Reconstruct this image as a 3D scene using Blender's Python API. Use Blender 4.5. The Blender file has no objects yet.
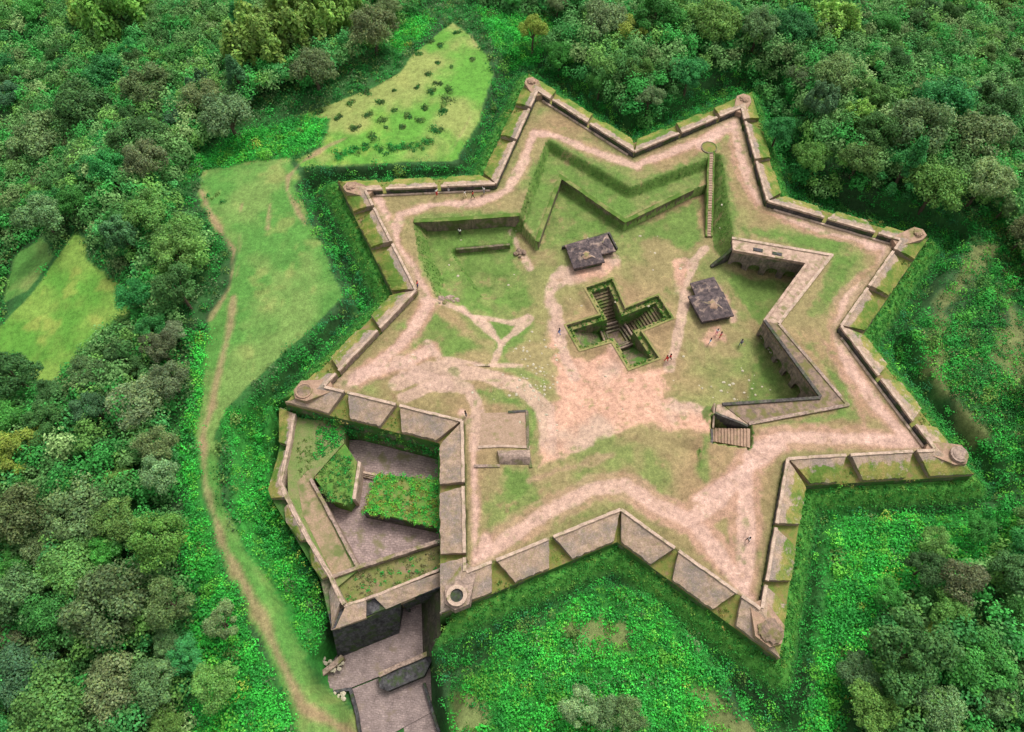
import bpy, bmesh, math, random
import numpy as np
from mathutils import Vector, Matrix
random.seed(7); RNG = np.random.default_rng(11)
SC = bpy.context.scene; COL = SC.collection
rad = math.radians

# ------------------------------------------------------------------ camera, sky, sun, exposure
CAM = np.array([-17.767, -60.526, 95.4]); PITCH = 1.0770; ROLL = -0.0140; FPX = 732.16
_x = np.array([1., 0, 0]); _f = np.array([0, math.cos(PITCH), -math.sin(PITCH)]); _u = np.cross(_x, _f)
CX = _x*math.cos(ROLL) + _u*math.sin(ROLL); CU = np.cross(CX, _f); CF = _f
cd = bpy.data.cameras.new('camera'); co = bpy.data.objects.new('camera', cd); COL.objects.link(co)
cd.sensor_fit = 'HORIZONTAL'; cd.sensor_width = 36; cd.lens = 36*FPX/1024; cd.clip_start = .5; cd.clip_end = 6000
co.matrix_world = Matrix(((CX[0], CU[0], -CF[0], CAM[0]), (CX[1], CU[1], -CF[1], CAM[1]), (CX[2], CU[2], -CF[2], CAM[2]), (0, 0, 0, 1)))
SC.camera = co
SUN_EL, SUN_AZ = rad(58), rad(35)            # azimuth measured clockwise from north (+y)
w = bpy.data.worlds.new('World'); SC.world = w; w.use_nodes = True
nt = w.node_tree; bg = nt.nodes['Background']; sky = nt.nodes.new('ShaderNodeTexSky')
sky.sky_type = 'NISHITA'; sky.sun_disc = False; sky.sun_elevation = SUN_EL; sky.sun_rotation = SUN_AZ
sky.air_density = 1.0; sky.dust_density = 4.0; sky.ozone_density = 1.0
hs = nt.nodes.new('ShaderNodeHueSaturation'); hs.inputs['Saturation'].default_value = .15      # thin overcast: the blue is washed out
nt.links.new(sky.outputs[0], hs.inputs['Color']); nt.links.new(hs.outputs[0], bg.inputs[0]); bg.inputs[1].default_value = 0.15
sl = bpy.data.lights.new('sun', 'SUN'); sl.energy = 1.6; sl.angle = rad(18); sl.color = (1, .94, .86)
so = bpy.data.objects.new('sun', sl); COL.objects.link(so)
sd = Vector((math.sin(SUN_AZ)*math.cos(SUN_EL), math.cos(SUN_AZ)*math.cos(SUN_EL), math.sin(SUN_EL)))
so.rotation_euler = sd.to_track_quat('Z', 'Y').to_euler(); so.location = sd*300
SC.view_settings.view_transform = 'Standard'; SC.view_settings.look = 'None'
SC.view_settings.exposure = 0.68; SC.view_settings.gamma = 1; SC.view_settings.use_curve_mapping = False

# ------------------------------------------------------------------ maths helpers
def W(px, py, z=0.):
    d = CF + CX*((px-512)/FPX) - CU*((py-366)/FPX)
    t = (z-CAM[2])/d[2]; p = CAM + d*t
    return np.array([p[0], p[1]])
def WP(pts, z=0.): return np.array([W(a[0], a[1], z) for a in pts])
def PX(P):
    P = np.atleast_2d(P); d = P-CAM; z = d@CF
    return np.stack([512+FPX*(d@CX)/z, 366-FPX*(d@CU)/z], 1)
def inside(P, poly):
    x, y = P[:, 0], P[:, 1]; c = np.zeros(len(P), bool); n = len(poly)
    for i in range(n):
        x0, y0 = poly[i]; x1, y1 = poly[(i+1) % n]
        if y0 == y1: continue
        c ^= ((y0 > y) != (y1 > y)) & (x < (x1-x0)*(y-y0)/(y1-y0)+x0)
    return c
def segd(P, a, b):
    ab = b-a; t = np.clip(((P-a)@ab)/max(ab@ab, 1e-9), 0, 1)
    return np.hypot(*(P-a-t[:, None]*ab).T)
def pold(P, pts, closed=False):
    n = len(pts); D = np.full(len(P), 1e9)
    for i in range(n if closed else n-1): D = np.minimum(D, segd(P, pts[i], pts[(i+1) % n]))
    return D
def ss(t): t = np.clip(t, 0, 1); return t*t*(3-2*t)
_perm = RNG.random((256, 256))
def vnoise(P, s):
    q = P/s+1000.; i = np.floor(q).astype(int); f = q-i; f = f*f*(3-2*f)
    g = lambda a, b: _perm[(i[:, 0]+a) % 256, (i[:, 1]+b) % 256]
    return (g(0, 0)*(1-f[:, 0])+g(1, 0)*f[:, 0])*(1-f[:, 1]) + (g(0, 1)*(1-f[:, 0])+g(1, 1)*f[:, 0])*f[:, 1]
def fbm(P, s, o=3):
    v = 0; a = 1; t = 0
    for k in range(o): v = v+a*vnoise(P+37.*k, s/2**k); t += a; a *= .55
    return v/t

# ------------------------------------------------------------------ object helpers
def obj(name, V, F, mat, parent=None, smooth=False, attrs=None):
    V = np.asarray(V, float)
    if parent is not None: V = V-np.array(root_loc(parent))
    me = bpy.data.meshes.new(name); me.from_pydata(V.tolist(), [], [list(map(int, f)) for f in F])
    if smooth: me.polygons.foreach_set('use_smooth', [True]*len(me.polygons))
    me.materials.append(mat)
    if attrs is not None: set_tint(me, attrs)
    o = bpy.data.objects.new(name, me); COL.objects.link(o)
    if parent is not None: o.parent = parent
    return o
def root_loc(o):
    l = Vector((0, 0, 0))
    while o is not None: l = l+o.location; o = o.parent
    return l
def set_tint(me, C, name='tint'):
    a = me.attributes.new(name, 'FLOAT_COLOR', 'POINT'); C = np.asarray(C, np.float32)
    if C.shape[1] == 3: C = np.hstack([C, np.ones((len(C), 1), np.float32)])
    a.data.foreach_set('color', C.ravel())
def bigmesh(name, V, Q, mat, C=None, smooth=False, k=4, parent=None):
    me = bpy.data.meshes.new(name); me.vertices.add(len(V)); me.vertices.foreach_set('co', np.asarray(V, np.float32).ravel())
    me.loops.add(len(Q)*k); me.loops.foreach_set('vertex_index', np.asarray(Q, np.int32).ravel())
    me.polygons.add(len(Q)); me.polygons.foreach_set('loop_start', np.arange(0, len(Q)*k, k, dtype=np.int32))
    me.polygons.foreach_set('use_smooth', np.full(len(Q), smooth))
    me.materials.append(mat); me.update(calc_edges=True)
    if C is not None: set_tint(me, C)
    o = bpy.data.objects.new(name, me); COL.objects.link(o)
    if parent: o.parent = parent
    return o
def thing(name, label, cat, loc=(0, 0, 0), group=None):
    o = bpy.data.objects.new(name, None); COL.objects.link(o); o.location = loc; o.empty_display_size = .5
    return tag(o, label, cat, group)
def tag(o, label, cat, group=None, kind=None):
    if label: o['label'] = label
    if cat: o['category'] = cat
    if group: o['group'] = group
    if kind: o['kind'] = kind
    return o
class MB:
    def __init__(s): s.V = []; s.F = []
    def add(s, V, F):
        n = len(s.V); s.V += [tuple(map(float, v)) for v in V]; s.F += [[i+n for i in f] for f in F]
    def prism(s, poly, zt, zb, off=0.):
        """poly: XY list; zt may be scalar or list; bottom spread by off"""
        poly = np.asarray(poly, float); n = len(poly)
        A = sum(poly[i, 0]*poly[(i+1) % n, 1]-poly[(i+1) % n, 0]*poly[i, 1] for i in range(n))
        zt = [zt]*n if np.isscalar(zt) else list(zt); zb = [zb]*n if np.isscalar(zb) else list(zb)
        if A < 0: poly = poly[::-1]; zt = zt[::-1]; zb = zb[::-1]
        bot = offset(poly, off) if off else poly
        V = [(*poly[i], zt[i]) for i in range(n)]+[(*bot[i], zb[i]) for i in range(n)]
        s.add(V, [list(range(n)), list(range(2*n-1, n-1, -1))]+[[i, i+n, (i+1) % n+n, (i+1) % n] for i in range(n)])
    def wall(s, pts, zt, zb, th=.4, side=0):
        pts = np.asarray(pts, float); n = len(pts)
        zt = [zt]*n if np.isscalar(zt) else zt; zb = [zb]*n if np.isscalar(zb) else zb
        P2, T2, B2 = [pts[0]], [zt[0]], [zb[0]]; jr = random.Random(int(abs(pts[0][0]*97+pts[0][1]*31)))
        for i in range(n-1):                                   # uneven old masonry: short lengths that wander a little
            L_ = np.linalg.norm(pts[i+1]-pts[i]); k = max(1, int(L_/.75)); u_ = (pts[i+1]-pts[i])/L_
            for j in range(1, k+1):
                f = j/k; last = j == k; o_ = 0 if last else jr.uniform(-.045, .045)
                P2.append(pts[i]+(pts[i+1]-pts[i])*f+np.array([-u_[1], u_[0]])*o_); T2.append(zt[i]+(zt[i+1]-zt[i])*f+jr.uniform(-.05, .03)); B2.append(zb[i]+(zb[i+1]-zb[i])*f)
        pts, zt, zb, n = np.array(P2), T2, B2, len(P2)
        L, R_ = ribbon(pts, th, side)
        s.prism(np.vstack([L, R_[::-1]]), list(zt)+list(zt)[::-1], list(zb)+list(zb)[::-1])
    def build(s, name, mat, parent=None, smooth=False): return obj(name, s.V, s.F, mat, parent, smooth)
def offset(poly, d):
    """offset a CCW polygon outward by d with mitres"""
    n = len(poly); out = []
    for i in range(n):
        a = poly[i-1]; b = poly[i]; c = poly[(i+1) % n]
        u = (b-a)/np.linalg.norm(b-a); v = (c-b)/np.linalg.norm(c-b)
        n1 = np.array([u[1], -u[0]]); n2 = np.array([v[1], -v[0]]); m = n1+n2; m /= max(1e-6, np.linalg.norm(m))
        out.append(b+m*d/max(.35, m@n1))
    return np.array(out)
def ribbon(pts, w, side=0):
    n = len(pts); L = []; R_ = []
    for i in range(n):
        t = []
        if i: t.append((pts[i]-pts[i-1])/np.linalg.norm(pts[i]-pts[i-1]))
        if i < n-1: t.append((pts[i+1]-pts[i])/np.linalg.norm(pts[i+1]-pts[i]))
        ns = [np.array([-q[1], q[0]]) for q in t]; m = sum(ns); m /= np.linalg.norm(m); k = 1/max(.4, m@ns[0])
        L.append(pts[i]+m*k*w*(.5+side/2)); R_.append(pts[i]-m*k*w*(.5-side/2))
    return np.array(L), np.array(R_)
def dup(root, loc=None, rotz=None):
    r = root.copy(); COL.objects.link(r)
    if loc is not None: r.location = loc
    if rotz is not None: r.rotation_euler = (0, 0, rotz)
    for ch in list(root.children):
        c = ch.copy(); COL.objects.link(c); c.parent = r
        for g in list(ch.children):
            d = g.copy(); COL.objects.link(d); d.parent = c
    return r

# ------------------------------------------------------------------ materials
def newmat(name, rough=.9):
    m = bpy.data.materials.new(name); m.use_nodes = True; b = m.node_tree.nodes['Principled BSDF']
    b.inputs['Roughness'].default_value = rough; b.inputs['Specular IOR Level'].default_value = .15
    return m, m.node_tree, b
def N(nt, t, **kw):
    n = nt.nodes.new(t)
    for k, v in kw.items(): setattr(n, k, v)
    return n
def noise(nt, pos, scale, detail=5, rough=.6):
    n = N(nt, 'ShaderNodeTexNoise'); n.inputs['Scale'].default_value = scale; n.inputs['Detail'].default_value = detail
    n.inputs['Roughness'].default_value = rough; nt.links.new(pos, n.inputs['Vector']); return n.outputs['Fac']
def maprange(nt, v, a, b, c, d):
    n = N(nt, 'ShaderNodeMapRange'); n.inputs[1].default_value = a; n.inputs[2].default_value = b
    n.inputs[3].default_value = c; n.inputs[4].default_value = d; nt.links.new(v, n.inputs[0]); return n.outputs[0]
def mixc(nt, f, A, B, mode='MIX'):
    n = N(nt, 'ShaderNodeMix', data_type='RGBA', blend_type=mode)
    for sck, v in ((n.inputs[0], f), (n.inputs[6], A), (n.inputs[7], B)):
        if hasattr(v, 'links') or hasattr(v, 'is_linked'): nt.links.new(v, sck)
        elif isinstance(v, (int, float)): sck.default_value = v
        else: sck.default_value = (*v, 1)
    return n.outputs[2]
def bump(nt, b, h, dist=.05, st=.6):
    n = N(nt, 'ShaderNodeBump'); n.inputs['Distance'].default_value = dist; n.inputs['Strength'].default_value = st
    nt.links.new(h, n.inputs['Height']); nt.links.new(n.outputs[0], b.inputs['Normal'])
def ground_mat(name):
    m, nt, b = newmat(name); pos = N(nt, 'ShaderNodeNewGeometry').outputs['Position']
    a = N(nt, 'ShaderNodeAttribute', attribute_name='tint').outputs['Color']
    n1 = noise(nt, pos, 1.3, 8, .8); n2 = noise(nt, pos, 5.5, 6, .8); n3 = noise(nt, pos, .35, 6, .7)
    f = mixc(nt, 1., a, N_rgbfac(nt, maprange(nt, n1, .33, .67, .62, 1.36)), 'MULTIPLY')
    f = mixc(nt, 1., f, N_rgbfac(nt, maprange(nt, n2, .32, .68, .68, 1.32)), 'MULTIPLY')
    f = mixc(nt, 1., f, N_rgbfac(nt, maprange(nt, n3, .3, .7, .82, 1.18)), 'MULTIPLY')
    nt.links.new(f, b.inputs['Base Color']); bump(nt, b, n2, .08, .8); return m
def N_rgbfac(nt, v):
    c = N(nt, 'ShaderNodeCombineColor'); [nt.links.new(v, c.inputs[i]) for i in range(3)]; return c.outputs[0]
def stone_mat(name, c1, c2, moss=None, mossamt=.5, joints=0, sc=1., streak=True, jc=.55):
    m, nt, b = newmat(name); pos = N(nt, 'ShaderNodeNewGeometry').outputs['Position']
    n1 = noise(nt, pos, .8*sc, 6, .65); n2 = noise(nt, pos, 5*sc, 5, .7); n3 = noise(nt, pos, .45*sc, 5, .6)
    c = mixc(nt, maprange(nt, n1, .35, .65, 0, 1), c1, c2)
    c = mixc(nt, 1., c, N_rgbfac(nt, maprange(nt, n2, .3, .7, .7, 1.25)), 'MULTIPLY')
    if streak:
        mp = N(nt, 'ShaderNodeMapping'); mp.inputs['Scale'].default_value = (3, 3, .35); nt.links.new(pos, mp.inputs[0])
        c = mixc(nt, 1., c, N_rgbfac(nt, maprange(nt, noise(nt, mp.outputs[0], 1.0, 4, .6), .4, .65, 1.08, .6)), 'MULTIPLY')
    h = n2
    if joints:
        br = N(nt, 'ShaderNodeTexBrick'); br.inputs['Scale'].default_value = joints
        br.inputs['Mortar Size'].default_value = .045; br.inputs['Color1'].default_value = (1, 1, 1, 1)
        br.inputs['Color2'].default_value = (.8, .8, .8, 1); br.inputs['Mortar'].default_value = (jc, jc, jc, 1)
        mp = N(nt, 'ShaderNodeMapping'); mp.inputs['Rotation'].default_value = (0, 0, .12); nt.links.new(pos, mp.inputs[0])
        wn = N(nt, 'ShaderNodeTexNoise'); wn.inputs['Scale'].default_value = .8; wn.inputs['Detail'].default_value = 4; nt.links.new(pos, wn.inputs['Vector'])
        vm = N(nt, 'ShaderNodeVectorMath', operation='MULTIPLY_ADD'); vm.inputs[1].default_value = (.9, .9, 0); nt.links.new(wn.outputs['Color'], vm.inputs[0]); nt.links.new(mp.outputs[0], vm.inputs[2]); nt.links.new(vm.outputs[0], br.inputs['Vector']); c = mixc(nt, 1., c, br.outputs['Color'], 'MULTIPLY')
    if moss:
        lo = .62-.3*mossamt
        c = mixc(nt, maprange(nt, n3, lo, lo+.14, 0, .9), c, mixc(nt, maprange(nt, n2, .3, .7, 0, 1), moss, tuple(.6*q for q in moss)))
    nt.links.new(c, b.inputs['Base Color']); bump(nt, b, h, .06, .8); return m
def leaf_mat(name, usecol=False):
    m, nt, b = newmat(name, .65); a = N(nt, 'ShaderNodeAttribute', attribute_name='tint').outputs['Color']
    if usecol: a = mixc(nt, 1., a, N(nt, 'ShaderNodeObjectInfo').outputs['Color'], 'MULTIPLY')
    nt.links.new(a, b.inputs['Base Color'])
    tr = N(nt, 'ShaderNodeBsdfTranslucent'); nt.links.new(a, tr.inputs[0]); mx = N(nt, 'ShaderNodeMixShader'); mx.inputs[0].default_value = .3
    nt.links.new(b.outputs[0], mx.inputs[1]); nt.links.new(tr.outputs[0], mx.inputs[2])
    nt.links.new(mx.outputs[0], nt.nodes['Material Output'].inputs[0]); return m
def plain(name, c, rough=.8):
    m, nt, b = newmat(name, rough); pos = N(nt, 'ShaderNodeNewGeometry').outputs['Position']
    cc = mixc(nt, 1., c, N_rgbfac(nt, maprange(nt, noise(nt, pos, 6, 3), .3, .7, .85, 1.15)), 'MULTIPLY')
    nt.links.new(cc, b.inputs['Base Color']); return m
M_GROUND = ground_mat('hill_ground'); M_COURT = ground_mat('court_ground')
M_LEAF = leaf_mat('leaf'); M_CROWN = leaf_mat('crown_leaf', True)
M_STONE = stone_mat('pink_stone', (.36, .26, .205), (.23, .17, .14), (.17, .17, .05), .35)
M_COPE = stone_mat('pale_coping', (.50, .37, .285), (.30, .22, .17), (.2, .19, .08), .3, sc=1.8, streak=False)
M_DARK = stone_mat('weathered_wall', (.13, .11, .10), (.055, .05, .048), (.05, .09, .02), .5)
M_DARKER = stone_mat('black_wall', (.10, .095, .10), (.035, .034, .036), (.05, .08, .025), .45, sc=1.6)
M_SCARP = stone_mat('overgrown_scarp', (.17, .15, .10), (.09, .10, .05), (.05, .16, .025), .8)
M_PAVE = stone_mat('paving', (.39, .29, .265), (.25, .185, .17), (.20, .18, .09), .3, joints=.75, streak=False, jc=.68)
M_ROAD = stone_mat('road_paving', (.34, .26, .24), (.21, .16, .15), (.22, .17, .12), .2, joints=.9, streak=False, jc=.7)
M_ROOFP = stone_mat('pink_roof', (.48, .34, .26), (.27, .185, .14), (.2, .19, .08), .35, sc=1.7, streak=False)
M_ROOFB = stone_mat('brown_roof', (.28, .19, .14), (.12, .09, .07), (.16, .15, .05), .5, sc=1.7, streak=False)
M_ROOFD = stone_mat('slate_roof', (.12, .09, .088), (.035, .03, .034), (.36, .26, .21), .32, sc=2.2, streak=False)
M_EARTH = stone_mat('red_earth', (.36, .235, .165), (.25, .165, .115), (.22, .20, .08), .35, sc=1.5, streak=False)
M_TRUNK = plain('bark', (.09, .065, .045), .9)

def moss_mat(name):
    """stone whose turf cover comes from the 'moss' attribute, broken up by noise"""
    m, nt, b = newmat(name); pos = N(nt, 'ShaderNodeNewGeometry').outputs['Position']
    a = N(nt, 'ShaderNodeAttribute', attribute_name='tint').outputs['Fac']
    n1 = noise(nt, pos, .9, 6, .7); n2 = noise(nt, pos, 6, 5, .7); n3 = noise(nt, pos, .35, 3, .6)
    st = mixc(nt, maprange(nt, n1, .35, .65, 0, 1), (.41, .29, .21), (.25, .175, .125))
    st = mixc(nt, maprange(nt, n3, .42, .62, 0, .75), st, (.19, .16, .145)); n4 = noise(nt, pos, 2.0, 8, .85)
    st = mixc(nt, maprange(nt, n4, .5, .62, 0, .55), st, (.20, .19, .075)); st = mixc(nt, maprange(nt, n4, .46, .36, 0, .6), st, (.50, .38, .31))
    gr = mixc(nt, maprange(nt, n1, .38, .62, 0, 1), (.14, .185, .03), (.27, .215, .075))
    gr = mixc(nt, maprange(nt, n3, .42, .6, 0, .9), gr, (.075, .15, .022))
    ad = N(nt, 'ShaderNodeMath', operation='ADD'); nt.links.new(a, ad.inputs[0]); nt.links.new(maprange(nt, n1, .3, .7, -.35, .35), ad.inputs[1])
    c = mixc(nt, maprange(nt, ad.outputs[0], .42, .62, 0, 1), st, gr)
    c = mixc(nt, 1., c, N_rgbfac(nt, maprange(nt, n2, .3, .7, .7, 1.25)), 'MULTIPLY')
    nt.links.new(c, b.inputs['Base Color']); bump(nt, b, n2, .08, .8); return m
M_EMB = stone_mat('embrasure_turf', (.20, .17, .05), (.12, .17, .035), (.28, .18, .10), .3, sc=1.6, streak=False)
M_MERLON = moss_mat('merlon_stone_and_turf')

# ------------------------------------------------------------------ plan, traced on its own levels
K = ['T8', 'N8', 'T1', 'N1', 'T2', 'N2', 'T3', 'N3', 'T4', 'N4', 'T5', 'N5', 'T6', 'N6', 'T7', 'N7']
KPX = [(366, 190), (496, 184), (538, 91), (634.5, 152), (741, 108), (767, 201), (900, 240), (840, 325.5), (934, 449), (787, 457.5),
       (761, 608), (621, 508), (466, 571), (463, 420), (325, 386), (417, 290)]
INNER = WP(KPX, 1.2)                                    # clockwise seen from above
EMB = [[(384, 188), (439, 185.5)], [(515, 140), (526, 107)], [(550, 100), (587, 124)], [(680, 132), (718, 116)], [(747, 120), (754, 160)],
       [(826, 218), (878, 227)], [(896, 251), (867.5, 286)], [(880, 377), (918, 421)], [(914.7, 450), (849, 457)],
       [(771.6, 523.8), (764.5, 582)], [(737, 599), (677, 549)], [(551.5, 538), (496, 566)], [(465.5, 555), (466, 484)],
       [(397, 406), (345, 393.5)], [(336, 371), (380, 330)], [(393, 242), (372, 207)]]
TURF = [.85, .95, .8, .75, .8, .6, .75, .55, .62, .6, .0, .0, .12, .1, .6, .9]
TH = 3.5
def faceout(): return offset(INNER[::-1], TH)[::-1]
# mitred outer line (INNER is clockwise -> reversed is CCW)
def mitre(d):
    P = INNER[::-1]; n = len(P); out = []
    for i in range(n):
        a, b, c = P[i-1], P[i], P[(i+1) % n]; u = (b-a)/np.linalg.norm(b-a); v = (c-b)/np.linalg.norm(c-b)
        n1 = np.array([u[1], -u[0]]); n2 = np.array([v[1], -v[0]]); m = n1+n2; m /= np.linalg.norm(m); out.append(b+m*d/(m@n1))
    return np.array(out)[::-1]
OUTER = mitre(TH); FOOT = mitre(TH+1.0)

CREST = WP([(346, 301), (292, 184), (300, 169), (330, 166), (455, 163), (478, 122), (492, 75), (498, 50), (520, 35), (560, 50), (600, 85),
            (634, 112), (690, 85), (745, 55), (790, 75), (800, 120), (815, 165), (870, 190), (950, 205), (985, 225), (955, 265),
            (915, 330), (940, 380), (1005, 455), (1020, 495), (960, 525), (850, 522), (828, 535), (820, 600), (814, 680), (806, 735),
            (775, 760), (750, 735), (725, 690), (690, 640), (645, 597), (600, 588), (560, 612), (500, 652), (470, 690), (450, 760), (330, 790),
            (310, 715), (288, 660), (258, 590), (243, 540), (232, 480), (225, 420)], -2.7)
GATEPIT = WP([(321, 692), (318, 660), (330, 640), (338, 600), (445, 562), (455, 630), (437, 655), (446, 700), (462, 770), (470, 860), (380, 860), (352, 760), (345, 712)], -11)
OUTWORK = WP([(268, 400), (262, 480), (320, 600), (345, 628), (445, 600), (441, 500), (441, 420), (350, 395)], -4)
def hout(P):
    r = np.hypot(P[:, 0], P[:, 1]); z = -2.7 - 15*ss((r-52)/110) - 14*ss((r-150)/500)
    z += (fbm(P, 22, 3)-.5)*4*ss((r-70)/30) + (fbm(P, 7, 2)-.5)*.5
    z += 2.0*ss(1-np.hypot(P[:, 0]+86, P[:, 1]-22)/26)
    ins = inside(P, CREST); d = pold(P, CREST, True)
    z = np.where(ins, z + (-6.6-z)*ss(d/2.4), z)
    df = np.maximum(pold(P, FOOT, True)*np.where(inside(P, FOOT), -1, 1), -1); bank = -1.9-.95*np.maximum(df, 0)-.05
    z = np.where(ins & (df < 6), np.maximum(z, bank), z)
    m = inside(P, GATEPIT)*ss(pold(P, GATEPIT, True)/1.6+.2); z = z+(-11.4-z)*m
    m = inside(P, OUTWORK)*ss(pold(P, OUTWORK, True)/1.2); z = z+(np.minimum(z, -9.5)-z)*m
    z = np.where(inside(P, INNER)|(r < 28), -14., z)
    return z
def hz(x, y): return float(hout(np.array([[x, y]]))[0])
def Wg(px, py, up=0.):
    z = -5.
    for _ in range(12):
        p = W(px, py, z+up); z = .5*z+.5*hz(*p)
    return p[0], p[1], hz(*p)

# ---- meadow, path and scrub regions
MEAD_W = WP([(203, 166), (250, 160), (288, 160), (300, 175), (296, 190), (346, 301), (300, 345), (226, 412), (216, 440), (224, 500), (246, 548), (280, 605), (312, 680), (345, 712), (360, 745),
             (300, 745), (292, 712), (262, 640), (225, 560), (203, 480), (196, 430), (204, 400), (210, 322), (230, 292), (238, 252), (213, 225), (197, 195)], -4)
MEAD_N = WP([(322, 150), (330, 118), (300, 112), (330, 102), (375, 85), (400, 72), (412, 52), (452, 16), (472, 35), (488, 58), (493, 76), (480, 122), (458, 163), (390, 167), (300, 169), (296, 160)], -3.5)
MEAD_K = WP([(-40, 335), (0, 322), (30, 300), (58, 270), (84, 243), (94, 250), (98, 272), (130, 298), (142, 325), (96, 352), (62, 388), (42, 384), (18, 352), (-40, 356)], -9)
MEAD_K2 = WP([(15, 252), (45, 238), (60, 262), (30, 292), (0, 302), (5, 275)], -9)
BARE = [WP(q, -4) for q in ([(560, 630), (600, 618), (628, 630), (632, 650), (600, 648), (575, 640)], [(690, 690), (720, 688), (760, 732), (720, 760)],
        [(440, 682), (470, 690), (490, 715), (480, 740), (450, 735)], [(925, 300), (960, 262), (985, 245), (1000, 250), (950, 320), (940, 380), (985, 440), (975, 445), (930, 385)],
        [(1000, 300), (1040, 330), (1040, 420), (985, 360)])]
BRIGHT = [WP(q, -5) for q in ([(212, 440), (222, 555), (262, 640), (300, 712), (300, 760), (190, 760), (195, 600), (180, 480), (195, 430), (200, 340), (225, 320)],
          [(600, 590), (650, 600), (700, 660), (735, 740), (430, 760), (450, 690), (510, 650)], [(830, 520), (1000, 510), (1040, 530), (960, 570), (880, 600), (850, 660), (830, 732), (800, 732), (815, 640)],
          [(205, 150), (330, 112), (325, 150), (290, 165), (200, 170), (185, 185)], [(480, 5), (560, 30), (540, 60), (500, 60), (490, 40)], [(395, 60), (440, 20), (412, 10), (390, 40)],
          [(228, 420), (275, 400), (270, 500), (330, 640), (330, 690), (290, 650), (245, 550)])]
FPOLY = [[(-110, -90), (430, -90), (425, 5), (395, 50), (320, 92), (265, 105), (205, 145), (180, 180), (190, 215), (222, 262), (196, 320), (190, 380), (183, 430), (180, 520), (190, 600), (195, 800), (-110, 800)],
         [(455, -90), (1130, -90), (1130, 222), (960, 215), (920, 196), (800, 172), (775, 110), (750, 60), (640, 108), (565, 60), (500, 30)], [(868, 560), (930, 540), (1130, 505), (1130, 800), (835, 800), (850, 640)],
         [(985, 225), (1130, 222), (1130, 300), (1010, 290)], [(1015, 400), (1130, 380), (1130, 520), (1015, 500)]]
PATHS = [(WP([(236, 300), (232, 330), (215, 400), (204, 440), (207, 485), (225, 545), (256, 605), (287, 672), (302, 706), (330, 722), (360, 748)], -4), .62),
         (WP([(271, 208), (269, 232)], -4), .25), (WP([(243, 205), (240, 270), (236, 300)], -4), .12),
         (WP([(345, 138), (326, 146), (300, 162), (288, 176), (287, 190), (298, 212), (306, 225)], -3), .4),
         (WP([(200, 190), (215, 222), (236, 253), (232, 290), (212, 322)], -4), .35),
         (WP([(470, 30), (486, 62), (470, 120), (452, 152)], -3), .0)]

def lerp(a, b, m): return a+(b-a)*m[:, None]
def col(*c): return np.array(c, float)
G_MEAD = col(.075, .195, .038); G_MEAD2 = col(.13, .215, .055); G_DIRT = col(.27, .185, .105); G_SCRUB = col(.03, .11, .025); G_FOREST = col(.03, .075, .025)
def hillcolor(P):
    n = fbm(P, 9, 4); n2 = fbm(P+50, 3, 3); n3 = fbm(P+90, 24, 2)
    C = np.tile(G_FOREST, (len(P), 1)); r = np.hypot(*P.T)
    C = lerp(C, G_SCRUB, ss((n-.35)*4)); df = pold(P, FOOT, True); C = lerp(C, col(.06, .20, .03), ss((2.4-df)/1.5))
    for b in BRIGHT: C = lerp(C, col(.03, .17, .025), ss((pold(P, b, True)*np.where(inside(P, b), 1, -1)+(n-.5)*4)/2+.5))
    for b in BARE: C = lerp(C, col(.15, .165, .06), ss((pold(P, b, True)*np.where(inside(P, b), 1, -1)+(n-.5)*5+(n2-.5)*3)/1.5+.4)*.85)
    md = np.zeros(len(P)); 
    for q in (MEAD_W, MEAD_N, MEAD_K, MEAD_K2):
        d = pold(P, q, True)*np.where(inside(P, q), 1, -1); md = np.maximum(md, ss((d+(n2-.5)*1.0)/.35+.5))
    mc = lerp(np.tile(G_MEAD, (len(P), 1)), G_MEAD2, ss((n-.4)*4)); mc = lerp(mc, col(.31, .28, .10), ss((n2-.55)*5)*.35*ss((n3-.4)*5))
    kn = inside(P, MEAD_K)|inside(P, MEAD_N); mc = np.where(kn[:, None], mc*col(1.25, 1.25, .9), mc)
    nn = inside(P, MEAD_N).astype(float); mc = lerp(mc, col(.27, .23, .10), nn*ss((n-.36)*4)*.45)
    C = lerp(C, mc, md)
    for pts, wd in PATHS:
        d = pold(P, pts); C = lerp(C, G_DIRT, ss((wd+.3-d+(n2-.5)*1.3)/.8)*.9*np.clip(.25+n3*.8+n*.6, 0, 1))
    return C

# ------------------------------------------------------------------ ground: one sheet out to the horizon
def axis(a, b, st, far):
    c = np.arange(a, b+st/2, st); k = [st]
    out = []; p = 0
    while p < far: k.append(k[-1]*1.22); p += k[-1]; out.append(p)
    out = np.array(out); return np.concatenate([(a-out)[::-1], c, b+out])
gx = axis(-130, 125, .42, 2500); gy = axis(-92, 105, .42, 2500)
X, Y = np.meshgrid(gx, gy); P = np.stack([X.ravel(), Y.ravel()], 1); Z = hout(P)
nx, ny = len(gx), len(gy); I = np.arange(nx*ny).reshape(ny, nx)
Q = np.stack([I[:-1, :-1], I[:-1, 1:], I[1:, 1:], I[1:, :-1]], -1).reshape(-1, 4)
tag(bigmesh('hill', np.column_stack([P, Z]), Q, M_GROUND, hillcolor(P), True), None, None, kind='structure')

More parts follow.
